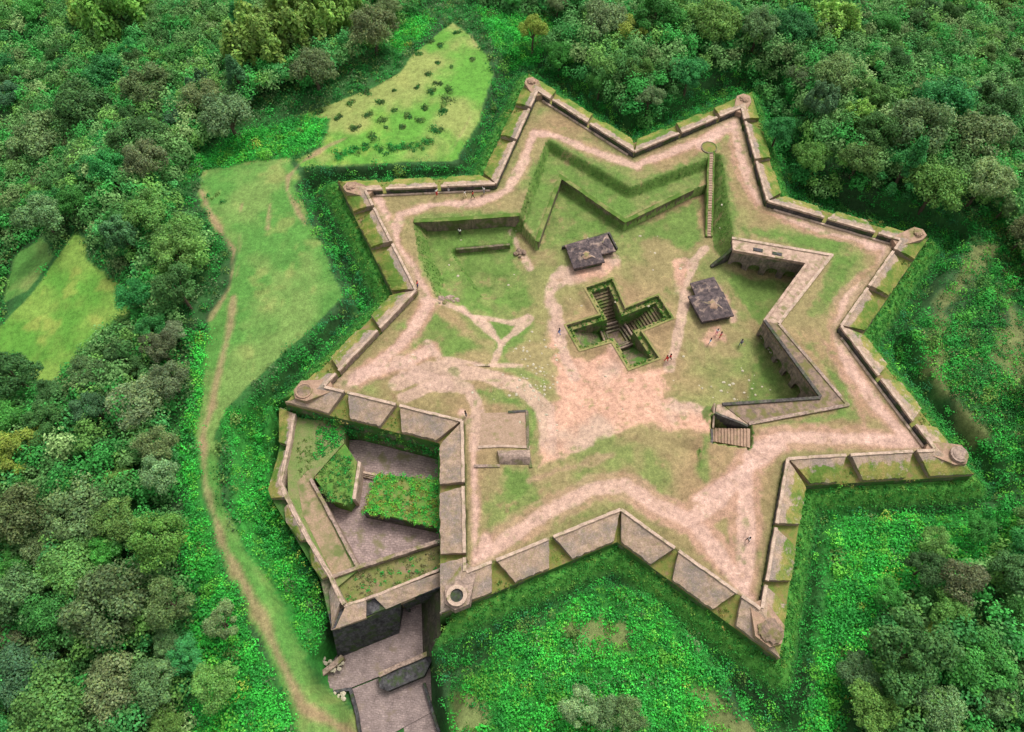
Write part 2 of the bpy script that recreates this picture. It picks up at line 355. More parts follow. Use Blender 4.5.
# ------------------------------------------------------------------ inner terrace and court sheet
COURT_PX = [((412, 221), .5), ((520, 214), 1.3), ((546, 137), 1.5), ((631, 186), 1.5), ((704, 158), 1.2), ((722, 152), 2.6), ((734, 234), 1.2),
            ((734, 244), .5), ((819, 259), .5), ((771, 322), .5), ((835, 402), .5), ((735, 414), .5), ((714, 415), 4), ((712, 432), 8), ((690, 438), 12), ((640, 430), 13), ((595, 445), 12),
            ((538, 474), 12), ((545, 440), 14), ((520, 395), 14), ((470, 380), 14), ((440, 340), 9), ((436, 306), 4.5), ((418, 262), 3.2)]
COURT = WP([a for a, b in COURT_PX], 0); CSOFT = [b for a, b in COURT_PX]
MIDT = WP([(522, 224), (546, 137), (631, 186), (706, 158), (712, 182), (693, 189), (625, 222), (560.6, 177), (537, 242)], -1.2)
NWT = WP([(412, 222), (520, 216), (512, 245), (456, 250), (488, 302), (470, 308), (436, 300)], -2)
SPIT = WP([(648, 434), (704, 440), (701, 488)], 0)
WELL_PX = [(585.5, 288), (612, 279), (625, 308.5), (658, 295.5), (672, 318), (640.6, 331), (659, 358), (629, 369), (612, 341), (580, 350), (566, 325.5), (601, 315)]
WELL = WP(WELL_PX, -2.9)
def lerp1(a, b, m): return a+(b-a)*m
EDIP = WP([(733, 244), (819, 259), (771, 322), (835, 402), (735, 414), (732, 395), (735, 370), (752, 335), (728, 290)], -1)
STEPDIP = WP([(711, 414), (751, 427), (751, 449), (711, 443)], -.3)
def polyfac(P, poly, soft):
    f = np.full(len(P), 1e9); n = len(poly)
    for i in range(n):
        s = soft[i] if hasattr(soft, '__len__') else soft
        f = np.minimum(f, segd(P, poly[i], poly[(i+1) % n])/s)
    return np.where(inside(P, poly), np.clip(f, 0, 1), 0)
def hin(P):
    f = polyfac(P, COURT, CSOFT); z = -3.4*(f*.6+.4*ss(f))
    m = polyfac(P, MIDT, .8); z = np.maximum(z, z+(-1.6-z)*np.clip(m, 0, 1)*(f > .0))
    z = np.where(inside(P, MIDT), np.maximum(-1.6*ss(f*1.0), z), z)
    m = polyfac(P, NWT, [.5, 1, 1, 1, 1.2, 1.5, 1.5]); z = z+(np.maximum(z, -2.4)-z)*ss(m)
    m = polyfac(P, SPIT, [3, 1.8, 6.]); z = np.minimum(z, z*.5-1.2*ss(m))
    m = polyfac(P, EDIP, [.5, .5, .5, .5, .5, 4, 6, 6, 5]); z = z-1.5*ss(m)
    m = polyfac(P, STEPDIP, .3); z = np.minimum(z, lerp1(z, -3.2, m))
    z = z+(fbm(P, 5, 3)-.5)*.35
    z = z+(-2.9-z)*ss((1.8-pold(P, WELL, True))/1.4)
    d = pold(P, INNER, True)*np.where(inside(P, INNER), 1, -1); z = np.where(d < 0, -.5, z+(0-z)*(1-ss(d/.8)))
    return z
def hzi(x, y): return float(hin(np.array([[x, y]]))[0])
def Wc(px, py):
    z = -2.
    for _ in range(12): p = W(px, py, z); z = .5*z+.5*hzi(*p)
    return p[0], p[1], hzi(*p)
# painted ground: grass, bare earth and trodden paths as they wear
D_PINK = col(.45, .26, .19); D_PALE = col(.40, .27, .21); D_TAN = col(.26, .165, .095); D_WALK = col(.34, .205, .145)
G_DRY = col(.225, .185, .085); G_MID = col(.155, .185, .058); G_LUSH = col(.085, .165, .032); G_YEL = col(.22, .26, .05)
LUSH = [WP(q, -2) for q in ([(412, 222), (520, 216), (516, 250), (530, 300), (495, 312), (440, 305)], [(560, 180), (625, 224), (700, 192), (706, 235), (690, 245), (600, 225), (540, 245)],
        [(522, 224), (546, 140), (631, 190), (706, 160), (700, 190), (625, 220), (560, 177), (537, 242)],
        [(716, 152), (735, 228), (730, 240), (716, 236)], [(730, 265), (806, 270), (765, 318), (735, 290)], [(735, 232), (840, 250), (836, 262), (735, 240)],
        [(480, 320), (530, 318), (520, 345), (500, 360), (548, 385), (505, 375), (495, 350)],
        [(457, 388), (500, 395), (530, 410), (538, 430), (535, 455), (526, 450), (524, 412), (500, 410), (470, 400)],
        [(500, 470), (528, 470), (542, 505), (515, 515), (500, 500)], [(795, 340), (850, 405), (862, 425), (760, 432), (800, 425), (845, 410)], [(830, 262), (850, 265), (820, 320), (800, 325)],
        [(763, 330), (800, 380), (818, 400), (740, 402), (760, 370)], [(395, 330), (440, 318), (480, 350), (450, 362), (420, 362)],
        [(700, 440), (708, 440), (705, 490), (688, 470)])]
EARTH = [WP(q, -2.5) for q in ([(556, 300), (565, 330), (560, 350), (590, 358), (612, 345), (628, 372), (660, 362), (668, 370), (664, 400), (700, 410), (712, 440), (640, 432), (595, 445), (538, 474), (545, 430), (556, 400), (548, 345)],
         [(570, 262), (612, 252), (622, 262), (600, 275), (556, 282), (548, 300), (552, 270)], [(668, 255), (690, 258), (690, 282), (684, 290), (676, 275)], [(700, 325), (722, 322), (728, 338), (705, 345)],
         [(715, 278), (745, 318), (732, 322)])]
WALK = [(WP(q, 0), wd) for q, wd in (
    ([(376, 200), (384, 222), (402, 255), (420, 285), (428, 305), (405, 340), (380, 362), (345, 385)], 2.5),
    ([(392, 250), (400, 215), (430, 205), (480, 202), (508, 190), (524, 160), (534, 133), (556, 136), (590, 150), (635, 166), (680, 148), (715, 136), (738, 122)], 1.8),
    ([(735, 120), (745, 165), (760, 200), (800, 222), (850, 235), (888, 248), (880, 275), (848, 300), (838, 330), (852, 370), (880, 410), (900, 432), (930, 445)], 2.9),
    ([(905, 438), (840, 438), (780, 438), (752, 450), (745, 490), (747, 540), (745, 590)], 3.3),
    ([(745, 470), (720, 500), (690, 520), (655, 505), (625, 485), (590, 490), (550, 510), (500, 545), (475, 565)], 3.2),
    ([(475, 560), (474, 500), (474, 440), (462, 412)], 1.2), ([(700, 530), (730, 570), (750, 600)], 3.0), ([(870, 245), (905, 250)], 3.0), ([(870, 440), (925, 445)], 3.2),
    ([(745, 130), (730, 120), (700, 145)], 2.2), ([(376, 195), (385, 215)], 2.2), ([(780, 445), (760, 460), (700, 500)], 2.0), ([(485, 540), (480, 590)], 2.),
    ([(530, 480), (590, 462), (610, 455)], .9), ([(335, 380), (400, 365), (430, 350)], 2.3), ([(815, 330), (830, 350), (858, 400), (870, 440)], .6))]
TRACK = [(WP(q, -.8), wd) for q, wd in (([(400, 385), (430, 372), (480, 375), (520, 388), (545, 410), (548, 440)], 1.5), ([(405, 400), (440, 385), (470, 392), (478, 412), (474, 450)], 1.1),
    ([(425, 300), (460, 308), (490, 322), (500, 340), (530, 310)], .5), ([(492, 366), (502, 340), (462, 306)], .5), ([(470, 312), (512, 316), (528, 308)], .35), ([(428, 345), (440, 362), (490, 366), (520, 364)], .45),
    ([(400, 365), (420, 380), (445, 388)], 1.4), ([(709, 238), (698, 250), (690, 275)], .7), ([(558, 300), (560, 335), (575, 372)], 1.0), ([(512, 225), (520, 240), (530, 258)], .6), ([(690, 285), (680, 330), (672, 360)], .9))]
D_CORE = col(.47, .31, .25)
def courtcolor(P, Z, S):
    n = fbm(P, 7, 4); n2 = fbm(P+20, 2.2, 3); n3 = fbm(P+70, 14, 3); n4 = fbm(P+33, .9, 2); wob = (n2-.5)*2.0+(n-.5)*2.0+(n4-.5)*1.1
    C = lerp(np.tile(G_DRY, (len(P), 1)), G_MID, ss((n-.42)*5)); C = lerp(C, D_TAN, ss((n3-.44)*5)*.6); cen = WP([(600, 330)], -2)[0]; C = lerp(C, D_TAN*col(1.05, 1.1, 1.05), ss(1.25-np.hypot(*(P-cen).T)/17)*ss((n-.3)*3)*.5)
    def reg(q, soft=1.): return ss((pold(P, q, True)*np.where(inside(P, q), 1, -1)+wob)/soft+.5)
    for q in LUSH: C = lerp(C, lerp(np.tile(G_LUSH, (len(P), 1)), G_MID, ss((n2-.42)*4)*.7), reg(q, 1.2)*.85)
    for q in EARTH: C = lerp(C, lerp(np.tile(D_PINK, (len(P), 1)), D_PALE, ss((n-.45)*5)), reg(q, 1.1)*.9)
    for pts, wd in WALK: C = lerp(C, lerp(np.tile(D_WALK, (len(P), 1)), D_TAN, ss((n2-.5)*4)*.6), ss((wd*.62-pold(P, pts)+wob*.75)/.7+.5)*(.6+.4*ss((n3-.3)*4))*.92)
    for pts, wd in WALK:
        if wd > 1: C = lerp(C, D_CORE, ss((min(wd, 2.2)*.42-pold(P, pts)+wob*.35)/.6+.5)*.75)
    for pts, wd in TRACK: C = lerp(C, D_PALE, ss((wd*.9-pold(P, pts)+wob*.35)/.35+.5)*.8)
    C = lerp(C, G_LUSH*col(.95, .95, .9), ss((S-.6)*4)*.8)
    d = pold(P, INNER, True); C = lerp(C, G_DRY*.9, ss((1.3-d+wob*.6)/.6)*.6)
    C = lerp(C, G_MID*.9, ss((n4-.6)*5)*ss((n2-.45)*4)*.6); C = lerp(C, D_TAN, ss((.36-n4)*6)*ss((n2-.4)*3)*.55)
    return C
lo = INNER.min(0)-1; hi = INNER.max(0)+1; st = .25
ax = np.arange(lo[0], hi[0], st); ay = np.arange(lo[1], hi[1], st); X, Y = np.meshgrid(ax, ay); P = np.stack([X.ravel(), Y.ravel()], 1)
Z = hin(P); ZZ = Z.reshape(X.shape); gy_, gx_ = np.gradient(ZZ, st); S = np.hypot(gx_, gy_).ravel()
nx, ny = X.shape[1], X.shape[0]; I = np.arange(nx*ny).reshape(ny, nx); Q = np.stack([I[:-1, :-1], I[:-1, 1:], I[1:, 1:], I[1:, :-1]], -1).reshape(-1, 4)
d = pold(P, INNER, True)*np.where(inside(P, INNER), 1, -1); keep = (d > -.45) & ~(inside(P, WELL) & (pold(P, WELL, True) > .15))
Q = Q[keep[Q].all(1)]
tag(bigmesh('court_ground', np.column_stack([P, Z]), Q, M_COURT, courtcolor(P, Z, S), True), None, None, kind='structure')
PIN, SIN = P, S

# ------------------------------------------------------------------ leaf clouds
def quads(C, Nn, size, asp=1.0):
    n = len(C); Nn = Nn/np.linalg.norm(Nn, axis=1, keepdims=True); R_ = RNG.normal(size=(n, 3)); T = np.cross(Nn, R_); T /= np.linalg.norm(T, axis=1, keepdims=True)+1e-9
    B = np.cross(Nn, T); s = size[:, None]*.5; a = asp if np.isscalar(asp) else asp[:, None]
    V = np.stack([C-T*s*a, C-B*s*.8+Nn*s*.15, C+T*s*a, C+B*s*.8+Nn*s*.15], 1).reshape(-1, 3)
    return V, np.arange(4*n).reshape(n, 4)
def shrubs(name, pts, zs, r, cols, leaf=.26, per=34, label=None, squash=.7, cat=None, kind='stuff', parent=None, jit=.25):
    n = len(pts); 
    if n == 0: return None
    cnt = np.maximum(8, (per*(r/np.mean(r))**1.6).astype(int)); idx = np.repeat(np.arange(n), cnt); m = len(idx)
    D = RNG.normal(size=(m, 3)); D[:, 2] = np.abs(D[:, 2]); D /= np.linalg.norm(D, axis=1, keepdims=True)
    rr = r[idx]*(RNG.random(m)**.35); lob = 1+.22*np.sin(D[:, 0]*5+idx)+.2*np.sin(D[:, 1]*6+idx*1.7)
    C = np.column_stack([pts[idx], zs[idx]]) + D*(rr*lob)[:, None]*np.array([1, 1, squash*1.])
    Nn = D*.95+RNG.normal(size=(m, 3))*.38+np.array([0, 0, .35])
    V, Q = quads(C, Nn, leaf*RNG.uniform(.7, 1.4, m)); c = cols[idx]*(1+RNG.normal(size=(m, 1))*jit).clip(.45, 1.7)
    o = bigmesh(name, V, Q, M_LEAF, np.repeat(c, 4, 0).clip(0, 1), parent=parent)
    if kind: o['kind'] = kind
    if label: o['label'] = label
    if cat: o['category'] = cat
    return o
def palette(n, lst, wts):
    lst = np.array(lst); k = RNG.choice(len(lst), n, p=np.array(wts)/sum(wts)); return lst[k]*RNG.uniform(.8, 1.25, (n, 1))
DG = (.03, .17, .035); EG = (.04, .31, .05); BG = (.055, .46, .055); LG = (.13, .44, .05); YG = (.32, .44, .07); GG = (.11, .20, .075); OG = (.12, .22, .05); BRN = (.18, .17, .07); TE = (.035, .20, .07)
def jgrid(x0, x1, y0, y1, s):
    a, b = np.meshgrid(np.arange(x0, x1, s), np.arange(y0, y1, s)); p = np.stack([a.ravel(), b.ravel()], 1); return p+RNG.uniform(-.55, .55, p.shape)*s
G = jgrid(-122, 118, -88, 98, .9)
pz = hout(G); pp = PX(np.column_stack([G, pz])); vis = (pp[:, 0] > -90) & (pp[:, 0] < 1110) & (pp[:, 1] > -70) & (pp[:, 1] < 830)
G, pz, pp = G[vis], pz[vis], pp[vis]
wob = (fbm(G, 4, 3)-.5)*3
def sd_(P, q): return pold(P, q, True)*np.where(inside(P, q), 1, -1)
fortd = sd_(G, FOOT[::-1]); mead = np.max([sd_(G, q) for q in (MEAD_W, MEAD_N, MEAD_K, MEAD_K2)], 0)
gated = np.maximum(sd_(G, GATEPIT), sd_(G, OUTWORK)); pathd = np.min([pold(G, q)-wd for q, wd in PATHS], 0)
ok = (fortd < -.3) & (mead+wob*.35 < -.2) & (gated < .1) & (pathd > .5)
inring = inside(G, CREST)
br = np.max([sd_(G, q) for q in BRIGHT], 0)+wob*1.2 > 0
nb = fbm(G+400, 9, 3)
EASTS = WP([(900, 240), (1060, 200), (1060, 520), (1000, 520), (960, 450), (880, 330)], -5); east = inside(G, EASTS)
bare = np.max([sd_(G, q) for q in BARE], 0)+wob*.4 > 0
u = RNG.random(len(G))
forest = ok & ~inring & ~br & ~east & (u < .5)
sel = ok & inring & ~br & ~bare & (fortd < -2.2)
n = sel.sum(); c = palette(n, [DG, EG, TE, OG, LG], [4, 6, 1.4, .7, 1.])*(.8+.7*nb[sel])[:, None]
shrubs('ditch_undergrowth', G[sel], pz[sel]-.15, RNG.uniform(.45, 1.25, n)*np.where(RNG.random(n) < .06, 1.6, 1), c, .21, 46, squash=1.05)
G3 = jgrid(-80, 80, -75, 65, .5); f3 = -sd_(G3, FOOT[::-1]); k3 = (f3 > -.6) & (f3 < 2.8) & (np.maximum(sd_(G3, GATEPIT), sd_(G3, OUTWORK)) < .1); G3, f3 = G3[k3], f3[k3]; n = len(G3)
c = palette(n, [(.06, .24, .035), (.035, .20, .03), (.15, .29, .05)], [4, 4, 1.3]); c = lerp(c, palette(n, [EG, DG], [1, 1]), ss((f3-.8)/1.6)); z3 = np.where(f3 < 0, -1.85, hout(G3))
shrubs('bank_grass', G3, z3-.1, RNG.uniform(.25, .6, n), c, .2, 20)
sel = ok & br & (~bare | (u < .35)) & ~inside(G, GATEPIT); n = sel.sum(); c = palette(n, [BG, EG, LG, YG, GG], [6, 5, 3, .14, .6])*(.45+1.15*nb[sel])[:, None]
shrubs('bright_scrub', G[sel], pz[sel]-.1, RNG.uniform(.4, 1.3, n)*(.75+.6*nb[sel])*np.where(RNG.random(n) < .07, 1.7, 1), c, .23, 52, squash=1.0)
sel = ok & east & ~inring & (~bare | (u < .45)) & ~br; n = sel.sum(); c = palette(n, [EG, OG, LG, BG, BRN, DG], [4, 2, 1.2, 1.2, .7, 4])*(.5+.9*nb[sel])[:, None]
shrubs('slope_scrub', G[sel], pz[sel]-.1, RNG.uniform(.5, 1.5, n)*(.7+.7*nb[sel]), c, .23, 48, squash=1.0)
G2 = jgrid(-135, 130, -90, 105, 2.15); z2 = hout(G2); p2 = PX(np.column_stack([G2, z2])); v2 = (p2[:, 0] > -110) & (p2[:, 0] < 1130) & (p2[:, 1] > -80) & (p2[:, 1] < 850); G2, z2, p2 = G2[v2], z2[v2], p2[v2]
md2 = np.max([sd_(G2, q) for q in (MEAD_W, MEAD_N, MEAD_K, MEAD_K2)], 0); br2 = np.max([sd_(G2, q) for q in BRIGHT], 0); fd2 = sd_(G2, FOOT[::-1])
FORZ = [WP(q, -6) for q in FPOLY]; fz2 = np.any([inside(G2, q) for q in FORZ], 0)
north = inside(G2, WP([(455, -90), (1130, -90), (1130, 230), (925, 214), (795, 190), (768, 120), (745, 70), (634, 130), (540, 60), (492, 60)], -5)); fz2 |= north
keep = fz2 & (md2 < -1.6) & (fd2 < np.where(north, -1.2, -4)) & (br2 < -.5); edge_ = np.clip(np.minimum(np.minimum(-md2-1.6, -br2), -fd2-1)/7, 0, 1)
G2, z2, edge_ = G2[keep], z2[keep], edge_[keep]; n = len(G2); nb2 = fbm(G2+700, 8, 3)
c = palette(n, [(.07, .20, .05), (.05, .27, .05), (.13, .27, .08), (.06, .26, .065), (.13, .29, .06), (.13, .21, .07), (.20, .31, .11)], [5, 4, 3, 1.5, 2.5, .8, .5])*(.8+.8*nb2)[:, None]
nr = (north[keep] & (edge_ < .8))[:, None]; c = np.where(nr, c*.45+.55*np.array([.045, .27, .06])*RNG.uniform(.55, 1.25, (n, 1)), c)
shrubs('forest_canopy', G2, z2+.5+edge_*3.6*RNG.uniform(.5, 1.2, n), RNG.uniform(1.2, 2.4, n), c, .36, 250, squash=1.0, jit=.22)
G5 = jgrid(-270, 270, -240, 330, 4.4); z5 = hout(G5); p5 = PX(np.column_stack([G5, z5])); k5 = ~((p5[:, 0] > -100) & (p5[:, 0] < 1120) & (p5[:, 1] > -70) & (p5[:, 1] < 840)) & (np.hypot(*G5.T) > 66) & (np.hypot(*G5.T) < 300); G5, z5 = G5[k5], z5[k5]; n = len(G5)
c = palette(n, [(.09, .21, .06), (.065, .27, .055), (.17, .29, .10), (.16, .30, .07), (.17, .23, .085)], [5, 4, 3, 2.5, .8])*(.7+.6*fbm(G5+60, 12, 3))[:, None]
shrubs('outer_forest', G5, z5+2.2, RNG.uniform(2.3, 4.0, n), c, .85, 75, squash=1.1, jit=.2)
n = forest.sum(); c = palette(n, [DG, EG, GG, OG], [5, 2.5, 2, 2])
shrubs('forest_understory', G[forest], pz[forest], RNG.uniform(.8, 1.5, n), c, .32, 30, squash=1.0)
G4 = jgrid(-110, 110, -88, 98, 2.0); z4 = hout(G4); b4 = np.max([sd_(G4, q) for q in BRIGHT], 0)+(fbm(G4, 5, 2)-.5)*4; m4 = np.max([sd_(G4, q) for q in (MEAD_W, MEAD_N)], 0); f4 = sd_(G4, FOOT[::-1]); e4 = inside(G4, EASTS)
g4 = np.maximum(sd_(G4, GATEPIT), sd_(G4, OUTWORK)); p4 = np.min([pold(G4, q)-wd for q, wd in PATHS], 0); a4 = np.max([sd_(G4, q) for q in BARE], 0)
k4 = ((b4 > 0)|(e4 & (RNG.random(len(G4)) < .6))|(inside(G4, CREST) & (RNG.random(len(G4)) < .35))) & (m4 < -1) & (f4 < -3.6) & (g4 < -1.2) & (p4 > 1.6) & (a4 < .3); G4, z4, e4, b4 = G4[k4], z4[k4], e4[k4], b4[k4]; n = len(G4); nb4 = fbm(G4+300, 7, 3)
c = palette(n, [BG, EG, LG, YG, OG], [6, 5, 3, .15, .8])*(.5+.95*nb4)[:, None]; c = np.where((b4 > 0)[:, None], c, c*.45+.5*palette(n, [EG, DG, OG], [4, 3, 1]))
shrubs('bushy_scrub', G4, z4-.1, RNG.uniform(.6, 1.75, n)*(.7+.6*nb4), c, .27, 150, squash=.95, jit=.18)
# creeping plants on the scarps
pts = []; zz = []
for i in range(16):
    a, b = OUTER[i], OUTER[(i+1) % 16]; fa, fb = FOOT[i], FOOT[(i+1) % 16]; L = np.linalg.norm(b-a); dens = {13: 3.4, 12: .8}.get(i, 1.2); m = int(L*dens*3)
    t = RNG.random(m); k = RNG.random(m)**.8*.95+.05; base = (a+(b-a)*t[:, None]); foot = (fa+(fb-fa)*t[:, None])
    p = base+(foot-base)*k[:, None]; nrm = (foot-base); nrm /= np.linalg.norm(nrm, axis=1, keepdims=True)
    pts.append(p+nrm*.05); zz.append(-1.0-5.6*k)
pts = np.vstack(pts); zz = np.concatenate(zz); q = PX(np.column_stack([pts, zz]))
m = ~((q[:, 0] > 350) & (q[:, 0] < 442) & (q[:, 1] > 430) & (zz < -4.4)) & ~((q[:, 0] > 405) & (q[:, 0] < 450) & (q[:, 1] > 560) & (q[:, 1] < 680))
pts, zz = pts[m], zz[m]; n = len(pts); c = palette(n, [DG, EG, OG, LG], [4, 4, 2, 1.2])
shrubs('wall_creepers', pts, zz, RNG.uniform(.3, .6, n), c, .2, 16, squash=.9)
# ferny turf on the steep court banks
m = (SIN > .62) & (pold(PIN, INNER, True) > 1.5) & (pold(PIN, WELL, True) > 2.6) & (RNG.random(len(PIN)) < .3); B_ = PIN[m]
dC = np.minimum.reduce([segd(B_, COURT[i], COURT[(i+1) % len(COURT)]) for i in (7, 8, 9, 10, 11)]); B_ = B_[dC > 2.2]
n = len(B_); c = palette(n, [(.075, .19, .028), (.05, .15, .02), (.13, .20, .045)], [4, 3, 2]); shrubs('bank_ferns', B_, hin(B_), RNG.uniform(.12, .28, n), c, .13, 9)

# ------------------------------------------------------------------ the star rampart
ramp = thing('star_rampart', 'eight pointed star shaped stone rampart with turf topped merlons ringing the court', 'fort wall', (0, 0, 0))
def lerp2(a, b, t): return a+(b-a)*t
for i in range(16):
    a, b = INNER[i], INNER[(i+1) % 16]; oa, ob = OUTER[i], OUTER[(i+1) % 16]; fa, fb = FOOT[i], FOOT[(i+1) % 16]
    deep = -13 if i in (11, 12, 13) else -8.5
    L = np.linalg.norm(b-a); u = (b-a)/L; nrm = np.array([-u[1], u[0]])
    if nrm@(oa-a) < 0: nrm = -nrm
    # footing and scarp
    V = [(*a, .03), (*b, .03), (*ob, -.95), (*oa, -.95), (*a, -8), (*b, -8), (*fb, deep), (*fa, deep)]
    obj('scarp_wall', V, [[0, 1, 2, 3], [3, 2, 6, 7], [0, 4, 5, 1], [0, 3, 7, 4], [1, 5, 6, 2], [4, 7, 6, 5]], M_SCARP if i not in (12,) else M_DARK, ramp)
    ef = MB(); ef.prism([a+nrm*.05, b+nrm*.05, ob-nrm*.04, oa-nrm*.04], [.08, .08, -.86, -.86], [-.2, -.2, -1.2, -1.2]); ef.build('embrasure_floor', M_EMB, ramp)
    ts = [((W(*e, 1.2)-a)@u) for e in EMB[i]]; cuts = [0]+sorted(ts)+[L]
    for k in range(3):
        s0, s1 = cuts[k], cuts[k+1]; big = L-s1 < .01; sm = s0 < .01
        if s1-s0 < 1.2: continue
        tipA, tipB = (K[i][0] == 'T'), (K[(i+1) % 16][0] == 'T')
        i0 = s0+(.3 if k else (.02 if tipA else .12)); i1 = s1-(.3 if k < 2 else (.02 if tipB else .12))
        spl = 1.35 if i not in (12,) else .35
        offA = (oa-a)@u; offB = (ob-b)@u
        o0 = (offA+.0 if (k == 0 and tipA) else (offA+.5 if k == 0 else s0+.3+spl)); o1 = (L+offB if (k == 2 and tipB) else (L+offB-.5 if k == 2 else s1-.3-spl))
        if o1-o0 < .3: mid = (o0+o1)/2; o0, o1 = mid-.2, mid+.2
        nu, nv = max(4, int((s1-s0)/.5)), 7; V = []; A = []; F = []
        for jv in range(nv):
            v = jv/(nv-1); 
            for ju in range(nu+1):
                q = ju/nu; s = (i0+(i1-i0)*q)*(1-v)+(o0+(o1-o0)*q)*v; p = a+u*(s+random.uniform(-.05, .05))+nrm*((TH-.06)*v+(random.uniform(-.16, .04) if jv == nv-1 else 0))
                hump = .18*math.sin(math.pi*v)*TURF[i]+(random.random()-.5)*.07*(0 < v)
                edge = .12*TURF[i]*random.random() if jv == nv-1 else 0
                z = 1.2-1.25*v+hump-edge; V.append((*p, z))
                A.append(TURF[i]*(ss(np.array([(v-.12)*2.2]))[0])*(1.15 if TURF[i] > .5 else .9))
        for jv in range(nv-1):
            for ju in range(nu): r0 = jv*(nu+1)+ju; F.append([r0, r0+1, r0+nu+2, r0+nu+1])
        nb_ = len(V); per = [ju for ju in range(nu+1)]+[jv*(nu+1)+nu for jv in range(1, nv)]+[(nv-1)*(nu+1)+ju for ju in range(nu-1, -1, -1)]+[jv*(nu+1) for jv in range(nv-2, 0, -1)]
        for e in per:
            x, y, z = V[e]; v = ((np.array([x, y])-a)@nrm)/TH; V.append((x, y, -.02-1.0*v)); A.append(0)
        for e in range(len(per)): e2 = (e+1) % len(per); F.append([per[e2], per[e], nb_+e, nb_+e2])
        mer = obj('merlon', V, F, M_MERLON, ramp, False, np.repeat(np.array(A)[:, None], 3, 1))
        cb = MB(); c0 = a+u*i0-nrm*.05; c1 = a+u*i1-nrm*.05
        cb.wall([c0+nrm*.2, c1+nrm*.2], 1.28, .9, .42); cb.build('coping', M_COPE, mer)
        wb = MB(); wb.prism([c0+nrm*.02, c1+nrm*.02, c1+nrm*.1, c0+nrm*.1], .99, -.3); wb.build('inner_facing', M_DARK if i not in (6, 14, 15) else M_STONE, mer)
    if i in (0, 2, 5, 7):                                    # firing step
        sb = MB(); c0 = a+u*1.5-nrm*.55; c1 = b-u*1.0-nrm*.55; sb.prism([c0, c1, c1+nrm*.35, c0+nrm*.35], .22, -.3); sb.build('firing_step', M_COPE, ramp)
def ring(mb, c, r0, r1, z0, z1, n=28, sy=1):
    V = []; 
    for r, z in ((r0, z1), (r1, z1), (r1, z0), (r0, z0)):
        for k in range(n): t = 2*math.pi*k/n; V.append((c[0]+r*math.cos(t), c[1]+r*math.sin(t), z))
    F = []
    for j in range(4):
        for k in range(n): F.append([j*n+k, j*n+(k+1) % n, ((j+1) % 4)*n+(k+1) % n, ((j+1) % 4)*n+k])
    mb.add(V, F)
def dome(mb, c, r, h, z, n=24, m=6, jit=.06):
    V = []; F = []
    for j in range(m):
        ph = j/m*math.pi/2
        for k in range(n): t = 2*math.pi*k/n; q = 1+random.uniform(-jit, jit); V.append((c[0]+r*q*math.cos(t)*math.cos(ph), c[1]+r*q*math.sin(t)*math.cos(ph), z+h*math.sin(ph)))
    V.append((c[0], c[1], z+h))
    for j in range(m-1):
        for k in range(n): F.append([j*n+k, j*n+(k+1) % n, (j+1)*n+(k+1) % n, (j+1)*n+k])
    for k in range(n): F.append([(m-1)*n+k, (m-1)*n+(k+1) % n, m*n])
    V += [(c[0]+r*math.cos(2*math.pi*k/n), c[1]+r*math.sin(2*math.pi*k/n), z-1.6) for k in range(n)]
    b = m*n+1; F += [[k, b+k, b+(k+1) % n, (k+1) % n] for k in range(n)]
    mb.add(V, F)
# tip platforms and sentry turret bases
def platform(i, d0=1.6, d1=None, z0=.95, z1=.35):
    c = INNER[i]; o = OUTER[i]; p0, p1 = INNER[i-1], INNER[(i+1) % 16]; u0 = (p0-c)/np.linalg.norm(p0-c); u1 = (p1-c)/np.linalg.norm(p1-c)
    mb = MB(); q0, q1 = OUTER[i-1], OUTER[(i+1) % 16]; e0 = (q0-o)/np.linalg.norm(q0-o); e1 = (q1-o)/np.linalg.norm(q1-o)
    k = lerp2(c, o, .55); return mb
for i, (tx, ty), r, kind in ((2, (531.5, 82), 1.25, 'mound'), (4, (744, 99), 1.3, 'mound'), (6, (918, 233.5), 1.2, 'mound'), (8, (958, 455), 1.25, 'stone'),
                             (10, (770, 631), 1.6, 'mound'), (12, (457, 596), 1.45, 'well'), (14, (304, 391), 1.35, 'dish'), (0, (351, 187), 1.2, 'mound')):
    c = W(tx, ty, .9); mb = MB(); pm = MB()
    ax_ = OUTER[i]-INNER[i]; ax_ /= np.linalg.norm(ax_); pr = np.array([-ax_[1], ax_[0]])
    ct = INNER[i]; 
    # earthen platform between inner corner and turret
    wd_ = .25 if kind == 'mound' and i != 10 else .6; q = [ct-ax_*.9+pr*1.0, ct-ax_*.9-pr*1.0, c-pr*(r+wd_)*.9, c-pr*(r*.5)+ax_*(r+.1), c+pr*(r*.5)+ax_*(r+.1), c+pr*(r+wd_)*.9]
    pm.prism(q, [.98, .98, 1.0, .8, .8, 1.0], -.6, .12); pm.build('tip_platform', M_EARTH if kind != 'well' else M_STONE, ramp)
    r = r*(.62 if kind == 'mound' and i != 10 else .9)
    if kind == 'mound': dome(mb, c, r, .42, 1.0, jit=.2); mb.build('turret_base', M_EARTH if i not in (10,) else M_ROOFB, ramp)
    elif kind == 'stone': ring(mb, c, .02, r*1.05, .2, 1.35, 26); dome(mb, c, r*.8, .2, 1.35, jit=.04); mb.build('turret_base', M_STONE, ramp)
    elif kind == 'well': ring(mb, c, .82, r, .3, 1.35); mb.build('turret_base', M_COPE, ramp); h = MB(); ring(h, c, .01, .9, .3, 1.06, 24); h.build('turret_hollow', M_DARKER, ramp)
    else: ring(mb, c, 1.0, r, .3, 1.12); mb.build('turret_base', M_EARTH, ramp); h = MB(); ring(h, c, .01, 1.02, .3, 1.04, 24); h.build('turret_hollow', M_ROOFB, ramp)

